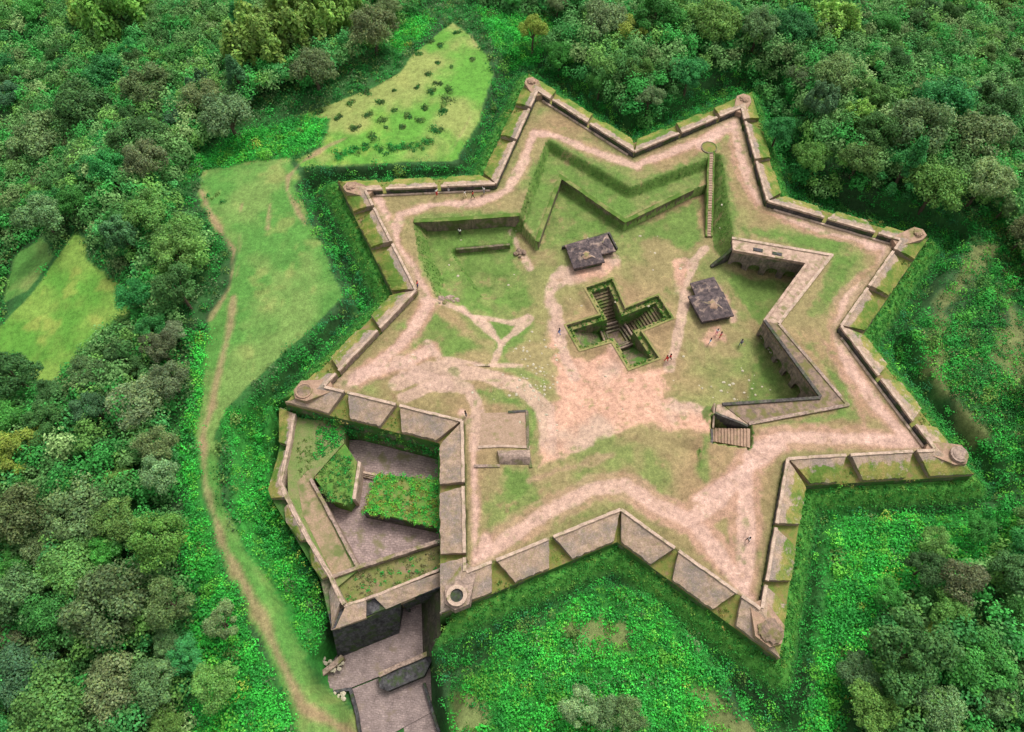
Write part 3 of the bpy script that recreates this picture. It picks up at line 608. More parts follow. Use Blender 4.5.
ep = []
for i in range(16):
    a, b = INNER[i], INNER[(i+1) % 16]; L = np.linalg.norm(b-a); u = (b-a)/L; nrm = np.array([-u[1], u[0]]); nrm = nrm if nrm@(OUTER[i]-a) > 0 else -nrm
    for e in EMB[i]+[KPX[(i+1) % 16] if K[(i+1) % 16][0] == 'N' else KPX[i]]:
        p0 = W(*e, 1.2)
        for _ in range(16):
            v = random.uniform(.25, 1.05)**.7; p = p0+nrm*TH*v+u*random.uniform(-1, 1)*(.15+1.2*v); ep.append((*p, .02-.98*v))
ep = np.array(ep); shrubs('embrasure_weeds', ep[:, :2], ep[:, 2]-.05, RNG.uniform(.12, .3, len(ep)), palette(len(ep), [(.16, .22, .04), (.07, .18, .03), (.26, .22, .06)], [3, 3, 1.4]), .15, 10)
# ------------------------------------------------------------------ casemate range on the east of the court
case = thing('casemate_range', 'zigzag casemate range with flat roof and dark arcades on the east of the court', 'building', (*W(780, 322, -3.4), -3.4))
FR = WP([(733, 250.5), (806, 263.6), (763.5, 321), (819.5, 397.5), (722, 404)], .15); BK = WP([(732, 237.6), (833, 255), (779.5, 324), (849, 405.6), (749, 424.5)], .15)
M_ARC = stone_mat('arcade_masonry', (.27, .21, .165), (.12, .10, .085), (.10, .13, .05), .35, sc=1.5)
names = [M_ROOFP, M_ROOFP, M_ROOFB, M_ROOFB]
for k in range(4):
    mb = MB(); mb.prism([FR[k], FR[k+1], BK[k+1], BK[k]], .15+.004*k, -.35); mb.build('roof_terrace', names[k], case)
    u = FR[k+1]-FR[k]; L = np.linalg.norm(u); u /= L; inn = (BK[k]+BK[k+1])/2-(FR[k]+FR[k+1])/2; nn = np.array([-u[1], u[0]]); nn = nn if nn@inn > 0 else -nn
    # rear body of the vaults
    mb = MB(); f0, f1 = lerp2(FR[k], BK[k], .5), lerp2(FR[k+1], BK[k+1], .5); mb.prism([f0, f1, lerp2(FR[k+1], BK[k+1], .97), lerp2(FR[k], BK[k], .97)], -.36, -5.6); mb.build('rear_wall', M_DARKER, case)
    # front arcade
    nb_ = {0: 4, 1: 4, 2: 6, 3: 1}[k]; bw = L/nb_; mb = MB()
    for j in range(nb_):
        s0, s1 = j*bw, (j+1)*bw; mid = (s0+s1)/2; hw = bw*.34 if k < 3 else .01; hb = 1.5 if k < 3 else .02
        prof = [(s0, -5.6), (s0, -.36), (s1, -.36), (s1, -5.6), (mid+hw, -5.6)]+[(mid+hw*math.cos(t), -5.0+hb+hw*1.0*math.sin(t)) for t in np.linspace(0, math.pi, 9)]+[(mid-hw, -5.6)]
        V = []
        for dd in (0., .55): V += [(*(FR[k]+u*s+nn*(dd+.02)), z) for s, z in prof]
        m_ = len(prof); mb.add(V, [list(range(m_)), list(range(2*m_-1, m_-1, -1))]+[[e, (e+1) % m_, (e+1) % m_+m_, e+m_] for e in range(m_)])
    mb.build('arcade_wall', M_ARC, case)
    mb = MB(); mb.prism([FR[k]-nn*.1, FR[k+1]-nn*.1, FR[k+1]+nn*.35, FR[k]+nn*.35], .42+.003*k, .1); mb.build('parapet_kerb', M_DARK if k >= 2 else M_ROOFP, case)
    mb = MB(); mb.prism([BK[k]-nn*.35, BK[k+1]-nn*.35, BK[k+1]+nn*.12, BK[k]+nn*.12], .30+.003*k, .1); mb.build('rear_kerb', M_COPE if k < 2 else M_STONE, case)
q = WP([(716.5, 404.3), (721.5, 404.3), (748, 424.8), (744, 425.4), (716, 412.5)], .15)
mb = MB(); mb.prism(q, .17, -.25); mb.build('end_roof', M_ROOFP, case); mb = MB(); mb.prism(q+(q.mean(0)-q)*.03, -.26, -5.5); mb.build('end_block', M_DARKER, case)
for px, py in ((758, 250), (777, 254)):
    c = W(px, py, .2); mb = MB(); q = np.array([(-.75, -.3), (.75, -.3), (.75, .3), (-.75, .3)]); ang = math.atan2(*(FR[1]-FR[0])[::-1]); R2 = np.array([[math.cos(ang), -math.sin(ang)], [math.sin(ang), math.cos(ang)]])
    mb.prism(q@R2.T+c, .28, .1); mb.build('vent_opening', M_DARKER, case)
mb = MB(); e0, e1 = W(717, 404, .2), W(715, 412, .2); mb.wall([e1+[0, -.1], W(748, 426.2, .2)], .3, -5, .3); mb.build('end_wall', M_DARK, case)
e1 = W(713.5, 427, -1); mb = MB(); mb.wall([e0+[-.4, 0], e1], [.45, -1.2], [-3, -3], .25); mb.build('end_coping', M_COPE, case)

M_EARTH2 = stone_mat('worn_ramp', (.34, .235, .17), (.26, .18, .12), (.2, .19, .07), .2, sc=1.5, streak=False)
M_MOSSW = stone_mat('mossy_wall', (.22, .17, .12), (.12, .10, .07), (.09, .13, .03), .6)
M_TURFW = stone_mat('turf_topped_wall', (.2, .2, .07), (.13, .17, .05), (.07, .15, .02), .8, streak=False)
# ------------------------------------------------------------------ stairs
def stair(name, label, A0, B0, A1, B1, z0, z1, n, mat, side=True, group=None):
    A0, B0, A1, B1 = (np.array(q, float) for q in (A0, B0, A1, B1)); t = thing(name, label, 'steps', (*((A0+B0)/2), z0), group)
    for k in range(n):
        f0, f1 = k/n, (k+1)/n; mb = MB(); mb.prism([lerp2(A0, A1, f0), lerp2(A0, A1, f1), lerp2(B0, B1, f1), lerp2(B0, B1, f0)], z0+(z1-z0)*f1, z0-.8); mb.build('step', mat, t)
    if side:
        for p, q in ((A0, A1), (B0, B1)): mb = MB(); mb.wall([p, q], [z0+.1, z1+.1], z0-.6, .3); mb.build('side_wall', M_TURFW, t)
    return t
stair('court_stairway', 'long narrow stone stairway with low side walls descending south into the court', W(706.5, 236, -3), W(712, 236, -3), W(708.5, 152, 0), W(713.8, 152, 0), -3.1, .12, 34, M_EARTH2)
stair('broad_steps', 'broad ribbed flight of steps beside the south end of the casemates', W(712, 428, -1.8), W(712, 441, -1.8), W(750, 429, .1), W(750, 448, .1), -1.9, .15, 12, M_EARTH, False)

def block(name, label, cat, px, z, zt, zb, mat, part='masonry', cope=None):
    p = WP(px, z); t = thing(name, label, cat, (*p.mean(0), zb)); mb = MB(); mb.prism(p, zt, zb); mb.build(part, mat, t); return t
# retaining walls in the court
def rwall(name, label, px, z, zt, zb, th, mat, cmat=None, cat='wall'):
    p = WP(px, z); t = thing(name, label, cat, (*p.mean(0), zb)); mb = MB(); mb.wall(p, zt, zb, th); mb.build('masonry', mat, t)
    if cmat: mb = MB(); mb.wall(p, (np.array(zt)+.1 if not np.isscalar(zt) else zt+.1), (np.array(zt)-.05 if not np.isscalar(zt) else zt-.05), th+.12); mb.build('coping', cmat, t)
    return t
M_MOSSW = stone_mat('mossy_wall', (.22, .17, .12), (.12, .10, .07), (.09, .13, .03), .6)
M_TURFW = stone_mat('turf_topped_wall', (.2, .2, .07), (.13, .17, .05), (.07, .15, .02), .8, streak=False)
rwall('retaining_wall', 'brown stone retaining wall along the top of the grassy north west pit', [(414, 221.5), (458, 219.5), (519, 215)], 0, .12, -3, .6, M_MOSSW, M_TURFW)
rwall('zigzag_wall', 'low mossy zigzag wall edging the middle terrace north of the domed magazine', [(537, 242), (560.6, 177), (625, 221.5), (693, 189)], -1.6, -1.5, -3.6, .6, M_MOSSW, M_TURFW)
rwall('kerb_wall', 'short dark wall across the floor of the north west pit', [(456, 249.5), (510, 244.5)], -2.4, -2.3, -3.4, .4, M_MOSSW)
rwall('curb_stones', 'pale curved kerb along the white track above the grass triangle', [(428, 345), (434, 356), (444, 362), (466, 367), (490, 366.5)], -.8, -.3, -1.6, .3, M_COPE)
rwall('wing_wall', 'sloping dark wing wall at the west end of the arcaded range', [(714, 258), (733, 250.5)], -1, [-3.2, .1], -5, .5, M_DARK)
rwall('stair_cheek_wall', 'short stone wall beside the hollow south of the broad steps', [(711, 430), (711.5, 441), (706, 470)], -.3, [.15, .1, -.2], -2.5, .35, M_DARK)
t = thing('path_rocks', 'brown boulders heaped at the foot of the pit footpath', 'rocks', (*Wc(519, 252)[:2], -3.3))
# round kerbed platform at the stair head
c = W(709, 147.5, .1); hd = thing('stair_head', 'round turfed platform at the head of the long stairway', 'platform', (*c, 0)); mb = MB(); ring(mb, c, .02, 1.2, -.5, .14, 30); mb.build('turf_disc', M_EMB, hd); mb = MB(); ring(mb, c, 1.2, 1.4, -.5, .18, 30); mb.build('kerb_ring', M_MOSSW, hd)

# barrel-vaulted entrance south west of the court
vt = thing('vaulted_entrance', 'sunken stone barrel vault and walled earth ramp beside the pale track', 'vault', (*W(505, 440, 0), -2.5))
q0, q1, q2, q3 = W(497, 449, .2), W(530, 448, .2), W(530, 466, .2), W(500, 465, .2)
V = []; nseg = 10
for e in range(2):
    a_, b_ = ((q0, q3) if e == 0 else (q1, q2))
    for k in range(nseg+1): f = k/nseg; p = lerp2(a_, b_, f); V.append((*p, -.25+1.25*math.sin(math.pi*f)))
    V += [(*b_, -2.6), (*a_, -2.6)]
m_ = nseg+3; obj('barrel_vault', V, [list(range(m_)), list(range(2*m_-1, m_-1, -1))]+[[e, (e+1) % m_, (e+1) % m_+m_, e+m_] for e in range(m_)], M_STONE, vt, False)
for nm, px, zt, zb, th, mt in (('side_wall', [(527, 411), (528, 448), (531, 468)], .25, -2.5, .4, M_MOSSW), ('back_wall', [(508, 412), (527, 411)], .2, -1.5, .35, M_DARK), ('front_wall', [(478, 447), (498, 446), (530, 447)], .15, -1.5, .35, M_COPE),
                             ('low_wall', [(474, 466), (500, 466)], .2, -1, .4, M_STONE)):
    mb = MB(); mb.wall(WP(px, .1), zt, zb, th); mb.build(nm, mt, vt)
mb = MB(); mb.prism(WP([(481, 413), (526, 412), (527, 446), (480, 446)], .05), .06, -1.5); mb.build('earth_ramp', M_EARTH2, vt)

# ------------------------------------------------------------------ the two magazines
def hip(mb, poly, zw, zr, inset=.32, over=.25):
    poly = np.asarray(poly, float); c = poly.mean(0)
    A = sum(poly[i, 0]*poly[(i+1) % 4, 1]-poly[(i+1) % 4, 0]*poly[i, 1] for i in range(4)); 
    if A < 0: poly = poly[::-1]
    e = offset(poly, over); l0 = np.linalg.norm(e[1]-e[0]); l1 = np.linalg.norm(e[2]-e[1])
    if l0 < l1: e = np.roll(e, -1, 0)
    a, b = lerp2((e[3]+e[0])/2, (e[1]+e[2])/2, inset), lerp2((e[3]+e[0])/2, (e[1]+e[2])/2, 1-inset)
    V = [(*q, zw) for q in e]+[(*a, zr), (*b, zr)]+[(*q, zw-.3) for q in e]
    mb.add(V, [[0, 1, 5, 4], [1, 2, 5], [2, 3, 4, 5], [3, 0, 4], [9, 8, 7, 6]]+[[i+6, (i+1) % 4+6, (i+1) % 4, i] for i in range(4)])
    return a, b
def magazine(label, back, front, zg, caps):
    ze = zg+.75; Bk = WP(back, ze); Fr = WP(front, ze+.15); t = thing('powder_magazine', label, 'building', (*Fr.mean(0), zg), 'powder magazines in the court')
    for nm, pl, zz_, rise, ins in (('rear_block', Bk, ze, .45, .22), ('front_block', Fr, ze+.2, .7, .42)):
        mb = MB(); mb.prism(pl, zz_-.28, zg-1); w_ = mb.build('wall', M_DARK, t)
        mb = MB(); a, b = hip(mb, pl, zz_, zz_+rise, ins, .3); r_ = mb.build('roof', M_ROOFD, t)
        # low reddish patch, paler than the roof, on the front ridge; hip cappings
        if nm == 'front_block': mb = MB(); dome(mb, (a+b)/2, .75, .32, zz_+rise-.22, 12, 3, .35); mb.V = [(x, y, max(z, zz_+rise-.75)) for x, y, z in mb.V]; mb.build('ridge_patch', M_EARTH, r_)
        A_ = sum(pl[i][0]*pl[(i+1) % 4][1]-pl[(i+1) % 4][0]*pl[i][1] for i in range(4)); P_ = pl if A_ > 0 else pl[::-1]
        for q in offset(P_, .3):
            s_ = a if np.linalg.norm(a-q) < np.linalg.norm(b-q) else b
            mb = MB(); mb.wall([lerp2(q, s_, .25), s_], [zz_+.09, zz_+rise+.07], [zz_-.08, zz_+rise-.2], .2); mb.build('hip_cap', M_STONE if random.random() < .4 else M_ROOFD, r_)
    mb = MB(); al = np.vstack([Bk, Fr]); return t
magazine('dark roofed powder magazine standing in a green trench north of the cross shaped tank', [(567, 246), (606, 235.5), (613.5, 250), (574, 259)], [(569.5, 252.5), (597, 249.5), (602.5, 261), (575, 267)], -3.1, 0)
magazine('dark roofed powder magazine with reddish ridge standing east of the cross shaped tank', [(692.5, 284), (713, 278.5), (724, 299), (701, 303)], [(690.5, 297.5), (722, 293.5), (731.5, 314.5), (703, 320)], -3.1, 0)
rwall('trench_wall', 'thin dark wall edging the trench behind the northern magazine', [(562, 247.5), (609, 233.5), (617, 249)], -3., -2.75, -4, .28, M_DARK, None)

# ------------------------------------------------------------------ cross shaped stepped tank
well = thing('stepped_tank', 'sunken cross shaped stepped tank with grassy ledges in the middle of the court', 'stepped well', (*WELL.mean(0), -2.9))
Wp = WELL if sum(WELL[i, 0]*WELL[(i+1) % 12, 1]-WELL[(i+1) % 12, 0]*WELL[i, 1] for i in range(12)) > 0 else WELL[::-1]
inn = offset(Wp, -.75); out_ = offset(Wp, .3); inn2 = offset(Wp, -1.0)
def loft(name, A, za, B, zb, mat, parent):
    n = len(A); V = [(*p, za) for p in A]+[(*p, zb) for p in B]; return obj(name, V, [[i, (i+1) % n, (i+1) % n+n, i+n] for i in range(n)], mat, parent)
M_TREAD = stone_mat('worn_tread', (.19, .14, .085), (.11, .085, .05), (.10, .17, .03), .45)
M_LEDGE = stone_mat('grassy_ledge', (.19, .20, .06), (.27, .21, .10), (.11, .17, .035), .4, streak=False)
M_WALLW = stone_mat('tank_wall', (.24, .19, .11), (.13, .115, .07), (.08, .19, .03), .65)
loft('rim_kerb', out_, -2.78, Wp, -2.80, M_LEDGE, well); loft('upper_wall', Wp, -2.80, offset(Wp, -.06), -3.5, M_WALLW, well)
loft('grass_ledge', offset(Wp, -.06), -3.5, inn, -3.52, M_LEDGE, well)
deepw = loft('tank_wall', inn, -3.52, offset(Wp, -.85), -7.6, M_WALLW, well)
cc = WP([(601, 315), (625, 308.5), (640.6, 331), (612, 341)], -2.9).mean(0)
# stepped floors of the four arms
core = [Wp_ for Wp_ in WP([(601, 315), (625, 308.5), (640.6, 331), (612, 341)], -2.9)]
arms = [(WP([(585.5, 288), (612, 279)], -2.9), core[0], core[1]), (WP([(658, 295.5), (672, 318)], -2.9), core[1], core[2]), (WP([(659, 358), (629, 369)], -2.9), core[2], core[3]), (WP([(580, 350), (566, 325.5)], -2.9), core[3], core[0])]
for ai, (tip, r0, r1) in enumerate(arms):
    ns = 12
    for k in range(ns):
        f0, f1 = k/ns*.92+.06, (k+1)/ns*.92+.06; mb = MB(); t0, t1 = tip[0], tip[1]
        def shr(p, q): m_ = (p+q)/2; return m_+(p-m_)*.8, m_+(q-m_)*.8
        a0, b0 = shr(lerp2(t0, r0, f0), lerp2(t1, r1, f0)); a1, b1 = shr(lerp2(t0, r0, f1), lerp2(t1, r1, f1)); zt = -3.7-3.4*(k+1)/ns
        mb.prism([a0, a1, b1, b0], zt, -7.9); mb.build('tank_step', M_TREAD if ai in (0, 1) else M_WALLW, well)
mb = MB(); mb.prism(np.array(core), -7.35, -8); mb.build('tank_floor', M_ROOFB, well)
for k in range(3):
    q = [cc+(np.array(p)-cc)*(1.-.22*k) for p in core]; mb = MB(); 
    for i in range(4): mb.wall([q[i], q[(i+1) % 4]], -6.3-.35*k, -7.9, .3)
    mb.build('basin_kerb', M_MOSSW if k else M_STONE, well)
tp = []
for k in range(260):
    i = random.randrange(12); f = random.random(); e = random.random(); p = lerp2(lerp2(Wp[i], Wp[(i+1) % 12], f), lerp2(inn[i], inn[(i+1) % 12], f), e); tp.append((*p, -3.5))
    if random.random() < .5: p = lerp2(inn[i], inn[(i+1) % 12], f); tp.append((*(p+(cc-p)*.02), -3.9-2.6*random.random()))
tp = np.array(tp); tc = palette(len(tp), [(.06, .19, .02), (.12, .24, .03), (.03, .12, .02)], [4, 2, 3])
shrubs('tank_weeds', tp[:, :2], tp[:, 2], RNG.uniform(.15, .35, len(tp)), tc, .17, 9, kind=None, parent=well).matrix_parent_inverse = Matrix.Translation(-Vector(well.location))
well.children[-1].name

# ------------------------------------------------------------------ gate outwork on the south west
ow = thing('gate_outwork', 'walled gate outwork with grassy terraces, lower paved courts and a tall dark south wall', 'fortification', (*W(360, 520, -5), -6.5))
M_TURF = stone_mat('outwork_turf', (.11, .18, .045), (.18, .19, .075), (.26, .19, .12), .2, streak=False)
M_TROD = stone_mat('trodden_turf', (.31, .21, .145), (.20, .17, .085), (.13, .17, .05), .4, streak=False)
M_LUSH = stone_mat('lush_turf', (.05, .17, .025), (.12, .21, .04), (.22, .21, .07), .4, streak=False)
M_SCRUBE = stone_mat('scrubby_earth', (.20, .17, .07), (.12, .15, .04), (.27, .18, .12), .3, streak=False)
def slab(name, px, z, zb, mat, dz=0, parent=ow): mb = MB(); mb.prism(WP(px, z), z+dz, zb); return mb.build(name, mat, parent)
slab('paved_floor', [(334, 440), (441, 440), (441, 556), (356, 572), (300, 470)], -6.5, -9, M_PAVE)
slab('west_terrace', [(290, 416), (345, 424), (344, 443), (320, 470), (311, 480), (359, 569), (334, 590), (288, 496), (287, 446)], -3.0, -9, M_TURF)
slab('west_earth_walk', [(297, 482), (308, 470), (315, 474), (312, 482), (352, 566), (347, 571), (335, 580), (318, 545), (303, 515)], -2.96, -3.3, M_TROD)
slab('grass_mound', [(326, 454), (345, 444), (357, 462), (352, 498), (347, 505), (331, 500), (313, 476)], -3.3, -9, M_LUSH)
slab('turf_block', [(377, 474), (441, 480), (441, 523), (430, 526), (365, 510)], -3.7, -9, M_LUSH)
slab('block_kerb', [(364, 510), (441, 527), (441, 530), (364, 513.5)], -4.4, -9, M_DARK)
slab('mound_kerb', [(358, 461), (361, 462), (355.5, 499), (352, 499)], -3.4, -9, M_COPE)
for k in range(3): slab('paved_step', [(358+k*1.0, 470+k*1.8), (378-k*.5, 474+k*1.8), (377, 476+k*1.8), (357, 472+k*1.8)], -5.6-.22*k, -7, M_COPE)
slab('south_ledge', [(335, 591), (359, 571), (441, 545), (441, 584), (366, 612), (345, 610)], -3.6, -9, M_SCRUBE)
for px, z, zt, zb, th, mt, nm in (([(311, 479), (335, 524), (358, 567.5)], -2.7, -2.5, -7, .42, M_STONE, 'court_wall'), ([(332, 577), (358, 567.5), (441, 540.5)], -2.7, -2.5, -7, .5, M_STONE, 'court_wall'),
                                  ([(294, 414), (288.5, 446), (286.5, 455), (280, 482), (287, 498), (309, 541), (331, 577), (338, 594), (344, 604)], -2, -1.9, -5, .5, M_COPE, 'parapet_coping'),
                                  ([(344, 606), (380, 594), (441, 569)], -2.6, -2.5, -4, .35, M_COPE, 'south_coping')):
    mb = MB(); mb.wall(WP(px, z), zt, zb, th); mb.build(nm, mt, ow)
# sloping turfed merlons of the west face
def omerlon(inp, outp, zi, zo, mat, turf, name='merlon'):
    A = WP(inp, zi); B = WP(outp, zo); nu, nv = 8, 5; V = []; F = []; T_ = []
    for jv in range(nv):
        for ju in range(nu+1):
            f = ju/nu; v = jv/(nv-1); fa = f*(len(A)-1); ia = min(int(fa), len(A)-2); fb = f*(len(B)-1); ib = min(int(fb), len(B)-2)
            p = lerp2(lerp2(A[ia], A[ia+1], fa-ia), lerp2(B[ib], B[ib+1], fb-ib), v); V.append((*p, zi+(zo-zi)*v+random.uniform(-.05, .05)+.1*math.sin(math.pi*v)*turf)); T_.append(turf*min(1, v*2.2))
    for jv in range(nv-1):
        for ju in range(nu): r0 = jv*(nu+1)+ju; F.append([r0, r0+1, r0+nu+2, r0+nu+1])
    per = list(range(nu+1))+[jv*(nu+1)+nu for jv in range(1, nv)]+[(nv-1)*(nu+1)+ju for ju in range(nu-1, -1, -1)]+[jv*(nu+1) for jv in range(nv-2, 0, -1)]; nb_ = len(V)
    for e in per: V.append((V[e][0], V[e][1], zo-1.2)); T_.append(0)
    for e in range(len(per)): e2 = (e+1) % len(per); F.append([per[e], per[e2], nb_+e2, nb_+e])
    return obj(name, V, F, mat, ow, False, np.repeat(np.array(T_)[:, None], 3, 1))
omerlon([(293, 413), (288, 445)], [(279, 408), (279, 442)], -1.9, -2.6, M_MERLON, .8); omerlon([(287.5, 450), (280, 481), (286, 497)], [(279, 452), (268, 489), (271, 498)], -1.9, -2.7, M_MERLON, .7)
omerlon([(289, 503), (308, 539)], [(284, 508), (286, 522), (300, 541)], -1.9, -2.7, M_MERLON, .6); omerlon([(311, 545), (330, 575)], [(309, 552), (312, 566), (322, 579)], -1.9, -2.7, M_MERLON, .6)
omerlon([(333, 580), (341, 599)], [(329, 592), (332, 628)], -1.9, -2.9, M_MERLON, .15)
for inp, outp, tf in (([(346, 605), (366, 598)], [(335, 629), (366, 618)], .15), ([(374, 597), (441, 572)], [(386, 609), (441, 586)], .05)): omerlon(inp, outp, -2.5, -3.3, M_MERLON, tf)
slab('embrasure_sill', [(366, 600), (374, 597), (384, 610), (366, 618)], -3.6, -5, M_TURFW)
wfo = WP([(279, 406), (279, 444), (269, 488), (272, 500), (297, 541), (320, 580), (331, 630)], -2.9)
wfi = WP([(296, 412), (290, 446), (283, 482), (290, 498), (312, 541), (334, 577), (346, 603)], -2.9)
mb = MB(); mb.prism(np.vstack([wfo, wfi[::-1]]), -3.4, -9, 0); mb.build('west_scarp', M_SCARP, ow)
# tall dark gate wall with arched gateway
g0, g1 = WP([(332, 629), (442, 587)], -3.3); u = g1-g0; L = np.linalg.norm(u); u /= L; nn = np.array([-u[1], u[0]]); nn = nn if nn[1] > 0 else -nn
gp = ((W(407, 612, -3.3)-g0)@u); hw = 1.15; prof = [(0, -12), (0, -3.3), (L, -3.3), (L, -12), (gp+hw+1.1, -12)]+[(gp+1.1+hw*math.cos(t), -9.3+hw*math.sin(t)) for t in np.linspace(0, math.pi, 11)]+[(gp+1.1-hw, -12)]
sL = (W(401, 603, -3.3)-g0)@u; prof = [(sL+.02, -12), (sL+.02, -3.3), (L, -3.3), (L, -12), (gp+hw+1.1, -12)]+[(gp+1.1+hw*math.cos(t), -9.3+hw*math.sin(t)) for t in np.linspace(0, math.pi, 11)]+[(gp+1.1-hw, -12)]
V = []
for dd in (0, 1): V += [(*(g0+u*s+nn*(.05+1.5*dd)), z) for s, z in prof]
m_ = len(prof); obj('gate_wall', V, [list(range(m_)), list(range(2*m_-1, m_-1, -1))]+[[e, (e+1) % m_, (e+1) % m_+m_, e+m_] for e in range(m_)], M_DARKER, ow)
hA = g0+u*sL; f0, f1 = WP([(338, 660), (399, 635)], -11.3); V = [(*g0, -3.32), (*hA, -3.32), (*(hA+nn*2), -3.32), (*(g0+nn*2), -3.32), (*f0, -11.6), (*f1, -11.6), (*(hA+nn*2), -11.6), (*(g0+nn*2), -11.6)]
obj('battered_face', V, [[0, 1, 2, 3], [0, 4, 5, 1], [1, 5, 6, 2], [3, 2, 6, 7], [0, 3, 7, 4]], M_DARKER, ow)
slab('west_tip', [(331, 630), (333, 600), (345, 606), (340, 628)], -3.35, -12, M_STONE)

rd = thing('gate_road', 'pink grey paved road doubling back below the gate wall', 'paved road', (*W(400, 680, -11), -11))
def rslab(name, px, z, mat=M_ROAD): mb = MB(); mb.prism(WP(px, z), z, z-1.2); return mb.build(name, mat, rd)
rslab('road_bay', [(399, 603), (404, 597), (412, 598), (423, 603), (424, 628), (399, 633)], -10.9)
rslab('road_bay', [(371, 655), (343, 645), (399, 618), (424, 625), (426, 655), (380, 676), (374, 664)], -11.)
rslab('road_bay', [(324, 683), (322, 676), (337, 655), (371, 640), (380, 676), (350, 688), (333, 692)], -11.06)
rslab('road_bay', [(349, 690), (379, 678), (430, 656), (432, 712), (404, 727), (362, 752)], -11.2)
rslab('road_bay', [(403, 722), (430, 708), (450, 775), (475, 860), (420, 860)], -11.35); rslab('road_bay', [(361, 738), (384, 728), (396, 726), (402, 740), (400, 860), (366, 860)], -11.5)
tb = thing('traverse_wall', 'mossy dark stone block wall splitting the two legs of the gate road', 'wall', (*W(400, 672, -10), -11.2))
mb = MB(); mb.prism(WP([(378, 677), (428, 653), (432, 660), (424, 676), (388, 691), (380, 688)], -9.8), -9.8, -11.4); mb.build('masonry', M_DARKER, tb)
mb = MB(); mb.wall(WP([(379, 675), (400, 665), (432, 652)], -9.5), -9.35, -10.2, .6); mb.build('coping', M_STONE, tb)
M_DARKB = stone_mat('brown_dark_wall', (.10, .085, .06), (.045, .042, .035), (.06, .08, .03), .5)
pw = thing('passage_wall', 'tall battered dark wall filling the right side of the gate passage', 'wall', (*W(430, 625, -11), -11))
A_ = WP([(436, 592), (441, 590), (441, 652), (438, 656)], -4.6); B_ = WP([(419, 601), (441, 601), (441, 664), (421, 657)], -12); mb = MB()
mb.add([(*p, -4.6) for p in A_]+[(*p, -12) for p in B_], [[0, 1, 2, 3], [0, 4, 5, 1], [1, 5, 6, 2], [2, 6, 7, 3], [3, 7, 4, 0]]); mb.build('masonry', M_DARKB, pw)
slab2 = rwall('passage_wall_lower', 'thin kerb wall along the right edge of the lower gate road', [(424, 683), (429, 700), (436, 722), (458, 790)], -10.6, -10.5, -12, .35, M_DARKER)
slab2.name = 'passage_wall'
rwall('roadside_wall', 'dark kerb wall along the left edge of the lower gate road', [(333, 692), (350, 689), (357, 715), (364, 760)], -10.6, [-10.7, -10.6, -10.6, -10.8], -12, .4, M_DARKER)
rwall('rubble_wall', 'crumbling pale stone wall at the left end of the gate road landing', [(320, 675), (331, 667), (343, 657)], -10, [-9.9, -9.7, -9.6], -12, .7, M_STONE)

# ------------------------------------------------------------------ loose stones
def rocks(name, label, cents, smin, smax, mat, kind='stuff', grp=None):
    V = []; F = []
    ico = [(0, 0, 1), (.9, 0, .45), (.28, .85, .45), (-.72, .53, .45), (-.72, -.53, .45), (.28, -.85, .45), (.72, .53, -.45), (-.28, .85, -.45), (-.9, 0, -.45), (-.28, -.85, -.45), (.72, -.53, -.45), (0, 0, -1)]
    fc = [(0, 1, 2), (0, 2, 3), (0, 3, 4), (0, 4, 5), (0, 5, 1), (1, 6, 2), (2, 7, 3), (3, 8, 4), (4, 9, 5), (5, 10, 1), (6, 7, 2), (7, 8, 3), (8, 9, 4), (9, 10, 5), (10, 6, 1), (11, 7, 6), (11, 8, 7), (11, 9, 8), (11, 10, 9), (11, 6, 10)]
    for (x, y, z) in cents:
        s = random.uniform(smin, smax); sx, sy, sz = s*random.uniform(.7, 1.4), s*random.uniform(.7, 1.2), s*random.uniform(.35, .7); n0 = len(V)
        V += [(x+a*sx*random.uniform(.8, 1.2), y+b*sy*random.uniform(.8, 1.2), z+c*sz) for a, b, c in ico]; F += [[i+n0 for i in f] for f in fc]
    o = obj(name, V, F, mat); o['kind'] = kind
    if kind == 'stuff': o['label'] = label
    return o
M_WHITE = stone_mat('pale_stone', (.48, .43, .32), (.32, .28, .2), None, sc=2, streak=False)
cs = []
for _ in range(60):
    px, py = 533+random.gauss(0, 13), 372+random.gauss(0, 17); cs.append(Wc(px, py))
for _ in range(22):
    px, py = 742+random.gauss(0, 18), 385+random.gauss(0, 9); cs.append(Wc(px, py))
for _ in range(14): cs.append(Wc(545+random.gauss(0, 8), 395+random.gauss(0, 14)))
for px, py in ((459, 232), (461, 240), (449, 265), (452, 270), (458, 276), (615, 243), (592, 238), (596, 239), (653, 270), (720, 228), (722, 205), (640, 236), (655, 253), (575, 390)): cs.append(Wc(px, py))
for _ in range(25): cs.append(Wc(random.uniform(470, 700), random.uniform(230, 430)))
rocks('loose_stones', 'pale loose stones strewn over the court', cs, .08, .26, M_WHITE)
cs = [Wc(760+random.uniform(-4, 2)+k*3.2, 332+k*4.6+random.uniform(-2, 2)) for k in range(18)]
rocks('fallen_masonry', 'pale tumbled stones along the foot of the casemate arcade', cs, .2, .42, M_WHITE)
cs = [(*W(451-30+random.uniform(-22, 35), 312+random.uniform(-4, 6), 0), -.2) for k in range(0)]
cs = [Wc(446+random.uniform(-8, 12), 300+random.uniform(-4, 4)) for k in range(16)]
rocks('path_rubble', 'brown rubble heaped where the tracks leave the west rampart', cs, .2, .5, M_STONE)
cs = [(*W(332+random.uniform(-12, 12), 664+random.uniform(-6, 6)-0, -10), -10.3) for k in range(22)]+[(*W(330+random.uniform(-14, 14), 696+random.uniform(-3, 3), -10), -10.6) for k in range(14)]
rocks('wall_rubble', 'pale rubble fallen around the landing of the gate road', cs, .18, .4, M_WHITE)
bx, by, bz = Wc(519, 252)
